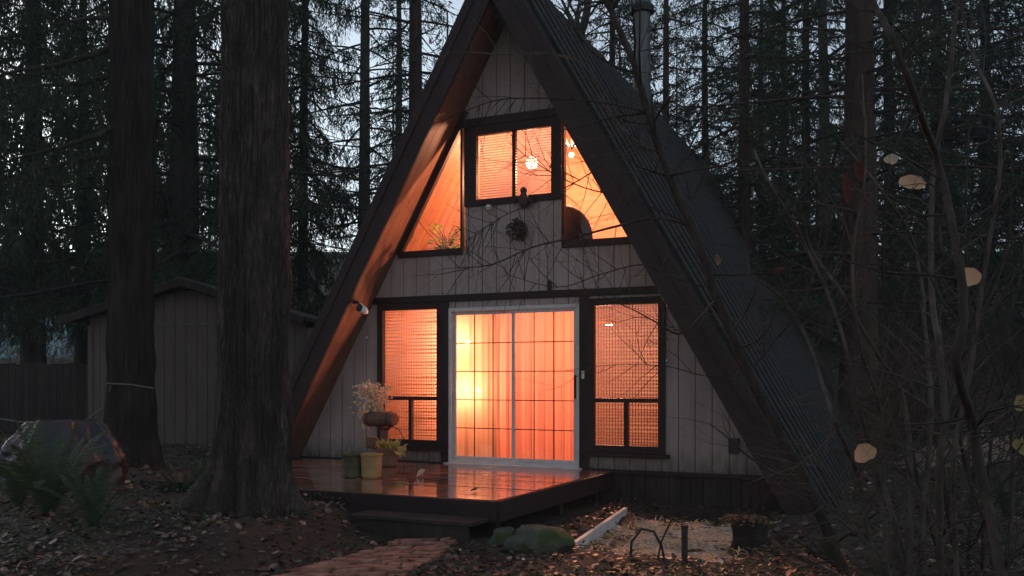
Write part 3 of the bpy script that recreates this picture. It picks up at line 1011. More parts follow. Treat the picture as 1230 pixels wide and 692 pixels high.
def boulder(x, y, z, sx, sy, sz, seed, label):
    mb = MB(); n, k = 26, 48
    for i in range(n + 1):
        ph = math.pi * i / n
        for j in range(k):
            a = 2 * math.pi * j / k
            d = Vector((math.sin(ph) * math.cos(a), math.sin(ph) * math.sin(a), -math.cos(ph)))
            q = 1 + .28 * noise.noise(d * 1.3 + Vector((seed, 0, 0))) + .12 * noise.noise(d * 3.5 + Vector((seed, 0, 0))) + .04 * noise.noise(d * 9 + Vector((seed, 0, 0)))
            mb.v.append((d.x * sx * q, d.y * sy * q, d.z * sz * q))
    for i in range(n):
        for j in range(k):
            j2 = (j + 1) % k
            mb.f.append((i * k + j, i * k + j2, (i + 1) * k + j2, (i + 1) * k + j))
    o = mb.build('boulder', 'boulder_moss', smooth=True)
    o.location = (x, y, z)
    tag(o, label, 'boulder', 'mossy boulders by the deck')


boulder(.24, 7.85, .07, .27, .2, .16, 2.0, 'largest rounded mossy boulder lying between path and gravel bed')
boulder(-.07, 8.1, .04, .13, .12, .11, 5.0, 'small mossy boulder touching the left side of the largest one')
boulder(.13, 8.2, .03, .1, .09, .12, 8.0, 'smallest mossy stone peeking out behind the largest boulder')

mb = MB()
a, b = H(1.98, -3.12), H(1.80, -.95)
d = (b - a).normalized(); s = Vector((d.y, -d.x, 0))
mb.hexa([a - s * .022 + Vector((0, 0, -.14)), a + s * .022 + Vector((0, 0, -.14)), b + s * .022 + Vector((0, 0, -.14)), b - s * .022 + Vector((0, 0, -.14)),
         a - s * .022 + Vector((0, 0, .03)), a + s * .022 + Vector((0, 0, .03)), b + s * .022 + Vector((0, 0, .045)), b - s * .022 + Vector((0, 0, .045))])
tag(mb.build('edging_board', 'pale_board', bevel=.004), 'pale board edging the left side of the gravel bed', 'edging')

sp = H(3.42, -2.42)
st_ = empty('tree_stump', (sp.x, sp.y, gz(sp.x, sp.y) - .04), 0, 'dark tree stump with a ragged overgrown top beside the gravel bed', 'stump')
path = [(0, 0, z) for z in (0, .06, .12, .18, .24, .3, .33)]
mb = bark_tube(path, [.21, .18, .165, .16, .165, .17, .15], 30, .02, 4, 6)
mb.f.append(tuple(6 * 30 + j for j in range(30)))
mb.build('trunk', 'bark_dark', st_, smooth=True)
mb = MB(); rng = random.Random(8)
for i in range(260):
    a = rng.uniform(0, 6.28); r = .25 * math.sqrt(rng.random())
    mb.leaf((math.cos(a) * r, math.sin(a) * r, .31 + rng.uniform(-.03, .06)), (math.cos(a) + rng.uniform(-.5, .5), math.sin(a) + rng.uniform(-.5, .5), rng.uniform(-.7, .1)), (0, 0, 1), rng.uniform(.03, .06), .025)
mb.build('foliage', 'moss_dark', st_)

# bent canes and pegs in the bed
root = empty('bent_cane', H(2.72, -3.28, 0), -TH, 'thin cane bent into a hoop at the front of the gravel bed', 'cane')
mb = MB(); mb.tube([(-.17, 0, -.12), (-.16, 0, .1), (-.07, 0, .22), (.03, .02, .2), (.1, .02, .08), (.13, .03, -.1)], .011, 6); mb.build('hoop', 'twig_bark', root)
mb = MB(); mb.tube([(.05, 0, -.12), (.1, 0, .12), (.2, 0, .34)], .008, 5); mb.build('shoot', 'twig_bark', root)
pg = H(3.0, -3.2)
mb = MB(); mb.box((-.025, -.02, -.1), (.025, .02, .28)); mb.box((-.03, -.025, .2801), (.03, .025, .3))
o = mb.build('wooden_peg', 'weathered_wood', bevel=.004); o.location = (pg.x, pg.y, gz(pg.x, pg.y)); tag(o, 'short wooden peg standing between the bent cane and the stump', 'peg')

# covered grill
gx, gy = -5.12, 10.2
root = empty('covered_grill', (gx, gy, gz(gx, gy) - .07), R(8), 'barbecue grill under a shiny plastic tarp in front of the shed', 'grill')
mb = MB(); k = 160
ringsz = [(0, .62, .46), (.1, .645, .47), (.22, .655, .47), (.34, .65, .46), (.45, .62, .44), (.55, .56, .4), (.65, .48, .345), (.73, .42, .3), (.775, .385, .28), (.79, .365, .265), (.795, .2, .14), (.795, .01, .01)]
ringsz = [tuple(p + (q - p) * f / 4 for p, q in zip(r0, r1)) for r0, r1 in zip(ringsz[:-1], ringsz[1:]) for f in range(4)] + [ringsz[-1]]
for (z, a, b) in ringsz:
    for j in range(k):
        an = 2 * math.pi * j / k
        # eight flat panels
        sec = (an + math.pi / 8) % (math.pi / 4) - math.pi / 8
        q = math.cos(math.pi / 8) / math.cos(sec)
        c, s_ = math.cos(an), math.sin(an)
        soft = max(0, min(1, (.8 - z) * 1.5))
        cr = .055 * (1 - 2 * abs(math.sin(an * 6 + 2.2 * noise.noise(Vector((c * 1.5, s_ * 1.5, z * 2)))))) * soft
        cr += .11 * (abs(noise.noise(Vector((c * 3.5, s_ * 3.5, z * 5)))) - .2) + .06 * (abs(noise.noise(Vector((c * 8, s_ * 8, z * 10 + 4)))) - .2)
        f_ = q * 1.06 * (1 + cr)
        mb.v.append((c * a * f_, s_ * b * f_, z + (.025 * noise.noise(Vector((c * a * 5, s_ * b * 5, 3))) if z > .5 else 0)))
for i in range(len(ringsz) - 1):
    for j in range(k):
        j2 = (j + 1) % k
        mb.f.append((i * k + j, i * k + j2, (i + 1) * k + j2, (i + 1) * k + j))
mb.build('tarp_cover', 'tarp', root, smooth=True)
for x in (-.45, .45):
    mb = MB(); mb.tube([(x, -.3, -.02), (x, -.3, .3)], .02, 6); mb.build('leg', 'black_metal', root)

# ------------------------------------------------------------------ shed, fences, neighbour
SH = empty('garden_shed', P(190, 455, 16.2) * 1.0, R(-3), 'low grey-brown plank shed behind the big trees at the left', 'shed')
SH.location = (P(190, 455, 16.2).x, 16.2, .2)
mb = MB()
x = -1.28
while x < 2.75:
    w = .2
    zt = 2.42 + .62 * (1 - abs(x + .1 - .55) / 1.95)
    zt2 = 2.42 + .62 * (1 - abs(x + .19 - .55) / 1.95)
    zt, zt2 = max(2.3, zt), max(2.3, zt2)
    mb.hexa([(x, 0, 0), (x + w - .01, 0, 0), (x + w - .01, .03, 0), (x, .03, 0), (x, 0, zt - .1), (x + w - .01, 0, zt2 - .1), (x + w - .01, .03, zt2 - .1), (x, .03, zt - .1)])
    x += w
mb.box((-1.28, .031, 0), (2.55, 3.4, 2.3))
mb.build('wall', 'shed_paint', SH)
mb = MB(); mb.box((-1.27, -.02, 2.26), (2.7, -.001, 2.3)); mb.box((-1.3, -.024, 0), (-1.21, -.0005, 2.26)); mb.build('trim', 'shed_paint', SH)
mb = MB()
for sg in (-1, 1):
    a, b = (.55, 3.04), (.55 + sg * 2.2, 2.34)
    mb.hexa([(a[0], -.3, a[1]), (b[0], -.3, b[1]), (b[0], 3.7, b[1]), (a[0], 3.7, a[1]), (a[0], -.3, a[1] + .07), (b[0], -.3, b[1] + .07), (b[0], 3.7, b[1] + .07), (a[0], 3.7, a[1] + .07)])
mb.build('roof', 'shingle', SH)
mb = MB()
for sg in (-1, 1):
    mb.bar((.55 + sg * 2.22, 2.32), (.55 + sg * .0, 3.02), .13, -.335, -.302)
mb.build('barge_board', 'fence_wood', SH)
# a lean-to wing with its own low roof behind the tree
mb = MB(); mb.box((2.56, .5, 0), (4.7, 3, 2.05)); mb.build('lean_to', 'shed_paint', SH)
mb = MB(); mb.hexa([(2.4, .2, 2.06), (5, .2, 2.06), (5, 3.2, 2.75), (2.4, 3.2, 2.75), (2.4, .2, 2.13), (5, .2, 2.13), (5, 3.2, 2.82), (2.4, 3.2, 2.82)]); mb.build('lean_to_roof', 'shingle', SH)


def fence(name, a, b, zb, h, pw, mat, label, seed):
    a, b = Vector(a), Vector(b)
    L = (b - a).length
    root = empty(name, (a.x, a.y, zb), math.atan2(b.y - a.y, b.x - a.x), label, 'fence')
    rng = random.Random(seed)
    mb = MB(); x = 0
    while x < L:
        w = pw * rng.uniform(.94, 1.02)
        t = h + rng.uniform(-.03, .02)
        lean = rng.uniform(-.006, .006)
        mb.hexa([(x, 0, -.2), (x + w - .012, 0, -.2), (x + w - .012, .02, -.2), (x, .02, -.2), (x + lean, 0, t), (x + w - .012 + lean, 0, t), (x + w - .012 + lean, .02, t), (x + lean, .02, t)])
        x += w
    mb.build('planks', mat, root)
    for z in (.3, h - .25):
        mb = MB(); mb.box((0, .021, z), (L, .06, z + .09)); mb.build('rail', mat, root)
    x = .1
    while x < L:
        mb = MB(); mb.box((x, .061, -.3), (x + .1, .16, h - .02)); mb.build('post', mat, root); x += 2.4


fence('plank_fence', (-15.5, 18.6, 0), (-8.2, 18.0, 0), .3, 1.52, .15, 'fence_wood', 'dark plank fence running from the left edge to the shed', 1)
fence('plank_fence', (8.6, 22.0, 0), (20, 20.5, 0), .4, 2.35, .16, 'red_fence_wood', 'tall reddish plank fence among the trees at the right', 2)

nb = empty('neighbour_house', (-25.8, 46, .6), R(4), 'neighbouring house with pale blue metal roof beyond the left fence', 'house')
mb = MB(); mb.box((-4, 0, 0), (2.2, 6, 2.0)); mb.build('wall', 'shed_paint', nb)
mb = MB()
mb.v += [(-4.6, -.6, 1.95), (2.9, -.6, 1.95), (2.9, 6.6, 1.95), (-4.6, 6.6, 1.95), (-2.6, 3, 4.4), (.9, 3, 4.4)]
mb.f += [(0, 1, 5, 4), (1, 2, 5), (2, 3, 4, 5), (3, 0, 4), (3, 2, 1, 0)]
mb.build('roof', 'pale_blue_metal', nb)

# clothes line between the trunks and the shed
mb = MB(); mb.tube([P(0, 503, 12.4), P(40, 509, 12.4), P(100, 507, 12.4), P(128, 486, 12.35), P(133, 463, 12.1)], .008, 5)
mb.tube([P(128, 460.5, 12.08), P(158, 462, 12.02), P(185, 466.5, 12.14)], .008, 5)
tag(mb.build('rope', 'cord'), 'thin grey rope tied round the second trunk and sagging to the left', 'rope')

# low heap at the far right
hx = P(1185, 505, 15).x
mb = MB(); n = 30
for j in range(n + 1):
    for i in range(n + 1):
        a, b = (i / n * 2 - 1), (j / n * 2 - 1)
        r = min(1, math.hypot(a, b))
        mb.v.append((a * 1.5, b * .8, .5 * (1 - r * r) ** 1 * (1 + .5 * noise.noise(Vector((a * 3, b * 3, 2)))) + .05 * noise.noise(Vector((a * 12, b * 12, 5))) - .1))
for j in range(n):
    for i in range(n):
        q = j * (n + 1) + i
        mb.f.append((q, q + 1, q + n + 2, q + n + 1))
o = mb.build('chip_heap', 'heap_chips', smooth=True); o.location = (hx, 15, gz(hx, 15)); tag(o, 'low pale heap of wood chips in front of the right fence', 'heap')


# ------------------------------------------------------------------ trees
def leaf_quads(pos, d, w, l, g):
    n = len(pos)
    rnd = g.normal(size=(n, 3))
    d = d / np.linalg.norm(d, axis=1, keepdims=True)
    s = np.cross(d, rnd); s /= np.linalg.norm(s, axis=1, keepdims=True) + 1e-9
    w = (w * g.uniform(.6, 1.3, n))[:, None]; l = (l * g.uniform(.6, 1.4, n))[:, None]
    V = np.empty((n, 4, 3))
    V[:, 0] = pos; V[:, 1] = pos + d * l * .45 + s * w / 2; V[:, 2] = pos + d * l; V[:, 3] = pos + d * l * .45 - s * w / 2
    return V


def conifer_data(seed, Ht, base, Rm, nb, drape, tw_per_m, step, lw, ll, mb=None, up=0.0, bare=0.0):
    """limbs into mb, returns the needle quads. drape 0..1: how far twigs hang"""
    g = np.random.default_rng(seed)
    out = []
    for i in range(nb):
        f = (i + g.uniform(0, 1)) / nb
        h = base + (Ht - base) * f * .98
        az = i * 2.399 + g.uniform(-.5, .5)
        L = Rm * (1 - (f ** 1.4)) * g.uniform(.55, 1.1) + .35
        rad = np.array([math.cos(az), math.sin(az), 0]); side = np.array([-rad[1], rad[0], 0])
        dr = g.uniform(.15, .4) * (.6 + drape) - up
        bend = g.uniform(-.15, .15)
        def at(t): return np.array([0, 0, h]) + np.multiply.outer(t, rad) * L + np.multiply.outer(t * t * bend, side) * L + np.multiply.outer(-dr * t ** 1.3 + .12 * np.maximum(0, t - .6) * drape * 2, np.array([0, 0, 1])) * L
        if mb is not None:
            ts = np.linspace(0, 1, 6)
            r0 = .012 + .011 * L
            mb.tube([tuple(q) for q in at(ts)], [r0 * (1 - .8 * t) for t in ts], 4, False)
        if g.random() < bare: continue
        n = max(3, int(L * tw_per_m))
        t = g.uniform(.12, 1, n)
        p0 = at(t)
        sg = np.where(g.random(n) < .5, -1, 1)
        td = np.multiply.outer(sg * g.uniform(.4, 1, n), side) + np.multiply.outer(g.uniform(.1, .7, n), rad)
        td[:, 2] += -drape * g.uniform(.8, 3.0, n) - .1 + (1 - drape) * g.uniform(-.3, .1, n)
        td /= np.linalg.norm(td, axis=1, keepdims=True)
        tl = g.uniform(.25, .85, n) * (1.1 - .6 * t) * (.7 + .12 * Rm)
        m = np.maximum(2, (tl / step).astype(int))
        idx = np.repeat(np.arange(n), m)
        k = np.concatenate([np.arange(q) for q in m]) + g.uniform(0, 1, len(idx))
        a = (k / m[idx])[:, None]
        pos = p0[idx] + td[idx] * a * tl[idx][:, None]
        pos[:, 2] -= (.25 + .3 * drape) * (a[:, 0] * tl[idx]) ** 2
        dd = td[idx] + g.normal(size=(len(idx), 3)) * .45
        dd[:, 2] -= .35 * drape
        out.append(leaf_quads(pos, dd, lw, ll, g))
    return np.concatenate(out)


def trunk_mb(seed, Ht, r, k=14, lean=(0, 0), amp=.012):
    zs = [-.3, 0, .25, .6, 1.2] + list(np.arange(2, Ht, 1.0)) + [Ht]
    path = [(lean[0] * z + .1 * noise.noise(Vector((seed, z * .12, 0))) * min(1, z / 3), lean[1] * z, z) for z in zs]
    rad = [r * (1 - .93 * max(0, z) / Ht) * (1 + .5 * math.exp(-max(0, z) / .35)) for z in zs]
    return bark_tube(path, rad, k, amp, seed, 5)


VAR = {}


def variant(key, seed, Ht, base, Rm, nb, drape, tw, step, lw, ll, r, mat, bark, **kw):
    mb = trunk_mb(seed, Ht, r)
    V = conifer_data(seed, Ht, base, Rm, nb, drape, tw, step, lw, ll, mb, **kw)
    me = bpy.data.meshes.new('trunk')
    me.from_pydata(mb.v, [], mb.f); me.materials.append(MATS[bark])
    me.polygons.foreach_set('use_smooth', [True] * len(me.polygons)); me.update()
    VAR[key] = (me, quads_mesh('crown', V, mat))


#        key      seed  Ht base Rm  nb drape tw step  lw   ll
variant('cedar_a', 11, 21, 3.3, 3.8, 130, .85, 20, .05, .03, .2, .33, 'needles', 'bark_dark')
variant('cedar_b', 12, 19, 3.0, 3.4, 110, .7, 19, .05, .03, .2, .28, 'needles', 'bark_dark')
variant('hemlock', 13, 20, 2.0, 3.4, 95, .55, 18, .05, .03, .19, .2, 'needles_blue', 'bark_mossy', bare=.1)
variant('fir', 14, 22, 1.5, 3.6, 150, .2, 22, .05, .03, .16, .24, 'needles_blue', 'bark_red', bare=.1)
variant('fir_open', 15, 23, 3.0, 3.2, 110, .2, 14, .05, .03, .16, .3, 'needles', 'bark_red', bare=.25)
variant('bare_pole', 16, 24, 5.0, 2.4, 90, .5, 14, .05, .03, .17, .2, 'needles_blue', 'bark_mossy', bare=.35)


def tree(name, key, px, Z, w, label, group=None, rz=None, zs=1.0):
    """px: photo column of the trunk, w: trunk width there in photo pixels"""
    x = (px - CX) / F * Z
    root = empty(name, (x, Z, gz(x, Z) - .05), (px * .37) % 6.28 if rz is None else rz, label, 'tree', group)
    tm, cm = VAR[key]
    root.scale = (1, 1, zs)
    t_ = link('trunk', tm, root); link('crown', cm, root)
    r0 = max(v.co.length for v in list(tm.vertices)[14 * 5:14 * 6] for _ in (0,) if False) if False else {'cedar_a': .33, 'cedar_b': .28, 'hemlock': .2, 'fir': .24, 'fir_open': .3, 'bare_pole': .2}[key]
    s = (w * Z / F / 2) / (r0 * .93)
    s = min(1.7, max(.55, s))
    root.scale = (s ** .5, s ** .5, zs)
    t_.scale = (s ** .5, s ** .5, 1)
    return root


TREES = [
    ('cedar_tree', 'cedar_a', 40, 23, 28, 'drooping cedar standing behind the left fence'),
    ('cedar_tree', 'cedar_a', -35, 20, 30, 'cedar at the left edge with boughs hanging over the fence'),
    ('cedar_tree', 'cedar_b', 100, 26, 20, 'slender cedar between the fence cedar and the second big trunk'),
    ('cedar_tree', 'cedar_b', 222, 21, 50, 'thick dark cedar right behind the shed roof'),
    ('cedar_tree', 'cedar_a', 365, 25, 14, 'drooping cedar right behind the biggest trunk'),
    ('hemlock_tree', 'hemlock', 300, 30, 20, 'hemlock hidden mostly behind the biggest trunk'),
    ('conifer_tree', 'bare_pole', 438, 25, 18, 'straight mossy pole-like conifer left of the cabin roof'),
    ('conifer_tree', 'bare_pole', 478, 31, 13, 'thinnest pale conifer close to the left roof edge'),
    ('conifer_tree', 'fir_open', 499, 24, 25, 'thick dark conifer touching the left roof edge'),
    ('fir_tree', 'fir', 735, 30, 14, 'fir directly behind the roof ridge'),
    ('fir_tree', 'fir_open', 800, 27, 12, 'open fir behind the far end of the roof ridge'),
    ('fir_tree', 'fir_open', 894, 20, 18, 'fir with bare lower limbs right of the roof'),
    ('fir_tree', 'fir', 940, 30, 12, 'bushy fir between the roof and the pair of trunks'),
    ('conifer_tree', 'fir_open', 968, 25, 12, 'left and thinner one of the pair of close trunks'),
    ('conifer_tree', 'bare_pole', 990, 23, 17, 'right and thicker one of the pair of close trunks'),
    ('conifer_tree', 'fir_open', 1032, 18, 46, 'widest dark red-brown trunk at the right'),
    ('fir_tree', 'fir', 1068, 26, 18, 'fir just right of the widest right hand trunk'),
    ('fir_tree', 'fir', 1125, 22, 18, 'dense fir in front of the reddish fence'),
    ('fir_tree', 'fir', 1185, 25, 20, 'dense fir behind the chip heap'),
    ('fir_tree', 'fir', 1260, 21, 24, 'dense fir at the right edge'),
    ('fir_tree', 'fir', 848, 31, 14, 'fir rising just behind the far corner of the roof'),
    ('fir_tree', 'fir_open', 765, 35, 13, 'fir standing behind the flue pipe'),
    ('fir_tree', 'fir', 915, 36, 14, 'far fir seen between the open fir and the pair of trunks'),
    ('cedar_tree', 'cedar_b', 180, 30, 16, 'cedar in the gap between second and biggest trunk'),
]
for i, (n, k, px, Z, w, lab) in enumerate(TREES):
    tree(n, k, px, Z, w, lab, 'conifers behind the cabin')

# the two big trunks in front; their crowns are far above the frame
def big_tree(name, x, y, r, lean, label, bark, seed, roots, Ht=24):
    root = empty(name, (x, y, gz(x, y) - .1), 0, label, 'tree', 'big trunks in front of the shed')
    zs = [0, .05, .1, .16, .22, .3, .4, .5, .62, .75, .9, 1.1, 1.3] + list(np.arange(1.5, 8, .16)) + list(np.arange(8, Ht, 1))
    path = [(lean[0] * z, lean[1] * z, z) for z in zs]
    rad = [r * (1 - .55 * z / Ht) for z in zs]

    def flare(a, z):
        q = .1 * math.exp(-z / .8)
        for (ra, wd, st) in roots:
            da = (a - ra + math.pi) % (2 * math.pi) - math.pi
            q += st * math.exp(-(da / wd) ** 2) * math.exp(-z / .3)
        return q
    mb = bark_tube(path, rad, 170, r * .15, seed, 15, flare)
    mb.build('trunk', bark, root, smooth=True)
    mbl = MB()
    V = conifer_data(seed, Ht, 9.5, 3.6, 46, .8, 8, .08, .04, .17, mbl)
    mbl.build('limb', bark, root)
    link('crown', quads_mesh('crown', V, 'needles'), root)
    return root


big_tree('big_fir', -2.42, 8.35, .315, (.003, .0), 'biggest ridged trunk in front of the left end of the deck', 'bark_ridged', 3,
         [(math.pi * 1.05, .26, 2.0), (-.22, .2, 1.15), (-.95, .2, .75), (2.2, .5, .5), (math.pi * 1.3, .18, .9), (math.pi * 1.52, .17, .6)])
big_tree('big_cedar', -5.3, 12.4, .30, (.004, 0), 'second dark trunk with a rope round it behind the covered grill', 'bark_dark', 6,
         [(.2, .4, .6), (3.6, .4, .6), (-1.5, .5, .4)])
# low dead limbs of the second trunk reaching left
bt = [o for o in COL.objects if o.name == 'big_cedar'][0]
mb = MB()
rng = random.Random(14)


def local(p): return p - Vector(bt.location)


V_extra = []
gq = np.random.default_rng(5)
for (pts) in ([(150, 52, 12.4), (110, 66, 12.2), (70, 78, 12), (20, 85, 11.8), (-30, 100, 11.7)], [(150, 85, 12.4), (100, 100, 12.5), (50, 103, 12.5), (0, 118, 12.6)],
              [(150, 20, 12.4), (110, 22, 12.7), (60, 30, 13)], [(155, 140, 12.4), (120, 162, 12), (80, 175, 11.8), (20, 190, 11.7)], [(150, 182, 12.4), (100, 192, 12.5), (40, 205, 12.6), (-20, 220, 12.6)]):
    q = [local(P(*p)) for p in pts]
    n = len(q)
    mb.tube(q, [.05 * (1 - .75 * i / (n - 1)) for i in range(n)], 6)
    for i in range(n - 1):
        for s in range(15):
            a = q[i].lerp(q[i + 1], rng.random())
            L = rng.uniform(.35, 1.0)
            m = int(L / .045)
            tt = np.linspace(0, 1, m)[:, None]
            dv = np.array([rng.uniform(-.35, .15), rng.uniform(-.4, .4), -1.0])
            pos = np.array(a)[None] + tt * L * dv[None]
            V_extra.append(leaf_quads(pos, np.repeat(dv[None], m, 0) + gq.normal(size=(m, 3)) * .4, .024, .1, gq))
mb.build('limb', 'bark_dark', bt)
link('bough', quads_mesh('bough', np.concatenate(V_extra), 'needles'), bt)


# ---- bare deciduous growth
def grow(mb, p, d, L, r, depth, rng, up=.05, tips=None, wig=.16):
    seg = max(3, int(L / .16))
    pts = [Vector(p)]
    d = Vector(d).normalized()
    for i in range(seg):
        d = (d + Vector((rng.gauss(0, wig), rng.gauss(0, wig), rng.gauss(0, wig) + up))).normalized()
        pts.append(pts[-1] + d * (L / seg))
    rad = [r * (1 - .7 * i / seg) for i in range(seg + 1)]
    mb.tube(pts, rad, 6 if r > .012 else (4 if r > .005 else 3), False)
    if tips is not None: tips.append(pts[-1])
    if depth <= 0: return
    n = rng.randint(2, 4) if depth > 1 else rng.randint(1, 4)
    for _ in range(n):
        i = rng.randint(1, seg)
        ax = Vector((rng.gauss(0, 1), rng.gauss(0, 1), rng.gauss(0, .6)))
        dd = (pts[i] - pts[i - 1]).normalized()
        nd = (dd + (ax - dd * ax.dot(dd)).normalized() * rng.uniform(.5, 1.1)).normalized()
        grow(mb, pts[i], nd, L * rng.uniform(.45, .7), rad[i] * .62, depth - 1, rng, up, tips, wig)


def stem(mb, pts, r0, r1, rng, twigs=8, tl=(.25, .7), depth=2, up=.03, k=8, flat=None):
    """a stem through given points with side twigs"""
    pts = [Vector(p) for p in pts]
    # Catmull-Rom refinement
    out = []
    for i in range(len(pts) - 1):
        p0, p1, p2, p3 = pts[max(0, i - 1)], pts[i], pts[i + 1], pts[min(len(pts) - 1, i + 2)]
        for s in range(5):
            t = s / 5
            out.append(.5 * ((2 * p1) + (p2 - p0) * t + (2 * p0 - 5 * p1 + 4 * p2 - p3) * t * t + (-p0 + 3 * p1 - 3 * p2 + p3) * t ** 3))
    out.append(pts[-1])
    n = len(out)
    jit = r0 * .1
    out = [p + Vector((rng.gauss(0, jit), rng.gauss(0, jit), 0)) for p in out]
    rad = [r0 + (r1 - r0) * i / (n - 1) for i in range(n)]
    mb.tube(out, rad, k)
    for _ in range(twigs):
        i = rng.randint(1, n - 1)
        dd = (out[i] - out[i - 1]).normalized()
        ax = Vector((rng.gauss(0, 1), rng.gauss(0, .7), rng.gauss(0, .8)))
        nd = (dd * rng.uniform(.3, .9) + (ax - dd * ax.dot(dd)).normalized()).normalized()
        grow(mb, out[i], nd, rng.uniform(*tl), max(.0035, rad[i] * .38), depth, rng, up)
    return out


# leaning maple whose limbs cross the cabin front
rng = random.Random(101)
Zm = 6.6
base = P(1012, 690, Zm + .1)
maple = empty('leaning_maple', (base.x, base.y, gz(base.x, base.y)), 0, 'dark leaning bare maple crossing in front of the right roof slope', 'tree')


def rel(root): return lambda x, y, Z: P(x, y, Z) - Vector(root.location)


Q = rel(maple)
mb = MB()
stem(mb, [Q(1022, 706, Zm + .1), Q(1000, 655, Zm), Q(973, 590, Zm), Q(920, 490, Zm), Q(868, 378, Zm), Q(832, 272, Zm), Q(803, 212, Zm), Q(778, 135, Zm), Q(755, 60, Zm), Q(728, 2, Zm), Q(700, -60, Zm)], .043, .021, rng, 30, (.3, .9), 2)
mb.build('trunk', 'twig_bark', maple, smooth=True)
limbs = [
    ([(832, 272, 6.6), (790, 262, 6.5), (740, 272, 6.4), (690, 285, 6.3), (640, 297, 6.3), (590, 318, 6.3), (545, 322, 6.3)], .016, .004, 16),
    ([(845, 345, 6.6), (800, 330, 6.4), (770, 318, 6.3), (720, 330, 6.2), (670, 345, 6.2), (610, 330, 6.2)], .009, .003, 12),
    ([(792, 180, 6.6), (770, 175, 6.6), (735, 140, 6.6), (702, 80, 6.5), (660, 65, 6.5), (600, 65, 6.4), (552, 62, 6.4)], .02, .004, 14),
    ([(776, 135, 6.6), (750, 128, 6.5), (700, 120, 6.4), (640, 118, 6.4), (590, 122, 6.4), (520, 150, 6.4)], .012, .003, 16),
    ([(860, 360, 6.6), (820, 400, 6.4), (790, 388, 6.3), (760, 372, 6.3), (700, 345, 6.2)], .012, .003, 12),
    ([(803, 212, 6.6), (830, 205, 6.4), (870, 198, 6.3), (900, 180, 6.2), (930, 150, 6.2)], .014, .004, 10),
    ([(885, 420, 6.6), (920, 400, 6.4), (935, 350, 6.3), (925, 300, 6.2)], .01, .003, 10),
    ([(850, 330, 6.6), (900, 330, 6.5), (960, 325, 6.4), (1040, 318, 6.3), (1110, 322, 6.3)], .011, .004, 10),
    ([(830, 270, 6.6), (760, 240, 6.6), (700, 225, 6.6), (650, 200, 6.6), (610, 170, 6.6)], .009, .003, 18),
    ([(780, 140, 6.6), (720, 200, 6.5), (660, 235, 6.5), (600, 262, 6.5), (560, 290, 6.5)], .008, .0025, 18),
    ([(900, 450, 6.6), (850, 452, 6.5), (800, 440, 6.4), (740, 438, 6.4), (680, 445, 6.4)], .006, .002, 8),
]
for (pts, r0, r1, tw) in limbs:
    mb = MB(); stem(mb, [Q(*p) for p in pts], r0 * .8, r1 * .8, rng, int(tw * 1.5), (.2, .6), 2, k=6)
    mb.build('limb', 'twig_bark' if r0 != .02 else 'pale_twig_bark', maple, smooth=True)


def leaf_at(parent, x, y, Z, wpx, hpx, mat, tilt=0.0):
    q = rel(parent)(x, y, Z)
    w, h = wpx / F * Z, hpx / F * Z
    mb = MB(); k = 26
    rg = random.Random(int(x))
    # rounded lobed blade facing roughly forwards, cupped
    ring = []
    for j in range(k):
        a = 2 * math.pi * j / k
        rr = 1 + .07 * math.sin(a * 2 + x) + .05 * math.sin(a * 3 + 2 * x) + .04 * math.sin(a * 7 + x) + rg.uniform(-.015, .015)
        lx, lz = math.cos(a) * w / 2 * rr, math.sin(a) * h / 2 * rr
        ring.append(Vector((lx * math.cos(tilt) - lz * math.sin(tilt), -.3 * w * (math.cos(a) ** 2) + .1 * w + .12 * w * math.sin(a * 2 + x), lx * math.sin(tilt) + lz * math.cos(tilt))))
    c0 = q + Vector((0, .02, 0))
    mb.v.append(tuple(c0)); mb.v += [tuple(q + p) for p in ring]; mb.v += [tuple(q + p * .5 + Vector((0, .012, 0))) for p in ring]
    for j in range(k):
        j2 = (j + 1) % k
        mb.f.append((1 + j, 1 + j2, 1 + k + j2, 1 + k + j)); mb.f.append((1 + k + j, 1 + k + j2, 0))
    o = mb.build('leaf', mat, parent, smooth=True)
    mb = MB(); mb.tube([q + Vector((w * .3, .005, h * .25)), q + Vector((w * .55, .02, h * .6)), q + Vector((w * .7, .04, h * 1.2)), q + Vector((w * 1.1, .06, h * 1.9))], .0016, 4)
    mb.build('stalk', 'twig_bark', o)


leaf_at(maple, 935, 325, 6.4, 16, 8, 'red_leaf', .2)
leaf_at(maple, 862, 312, 6.5, 7, 14, 'dead_leaf', .2)
leaf_at(maple, 501, 139, 6.4, 7, 7, 'red_leaf', .2)

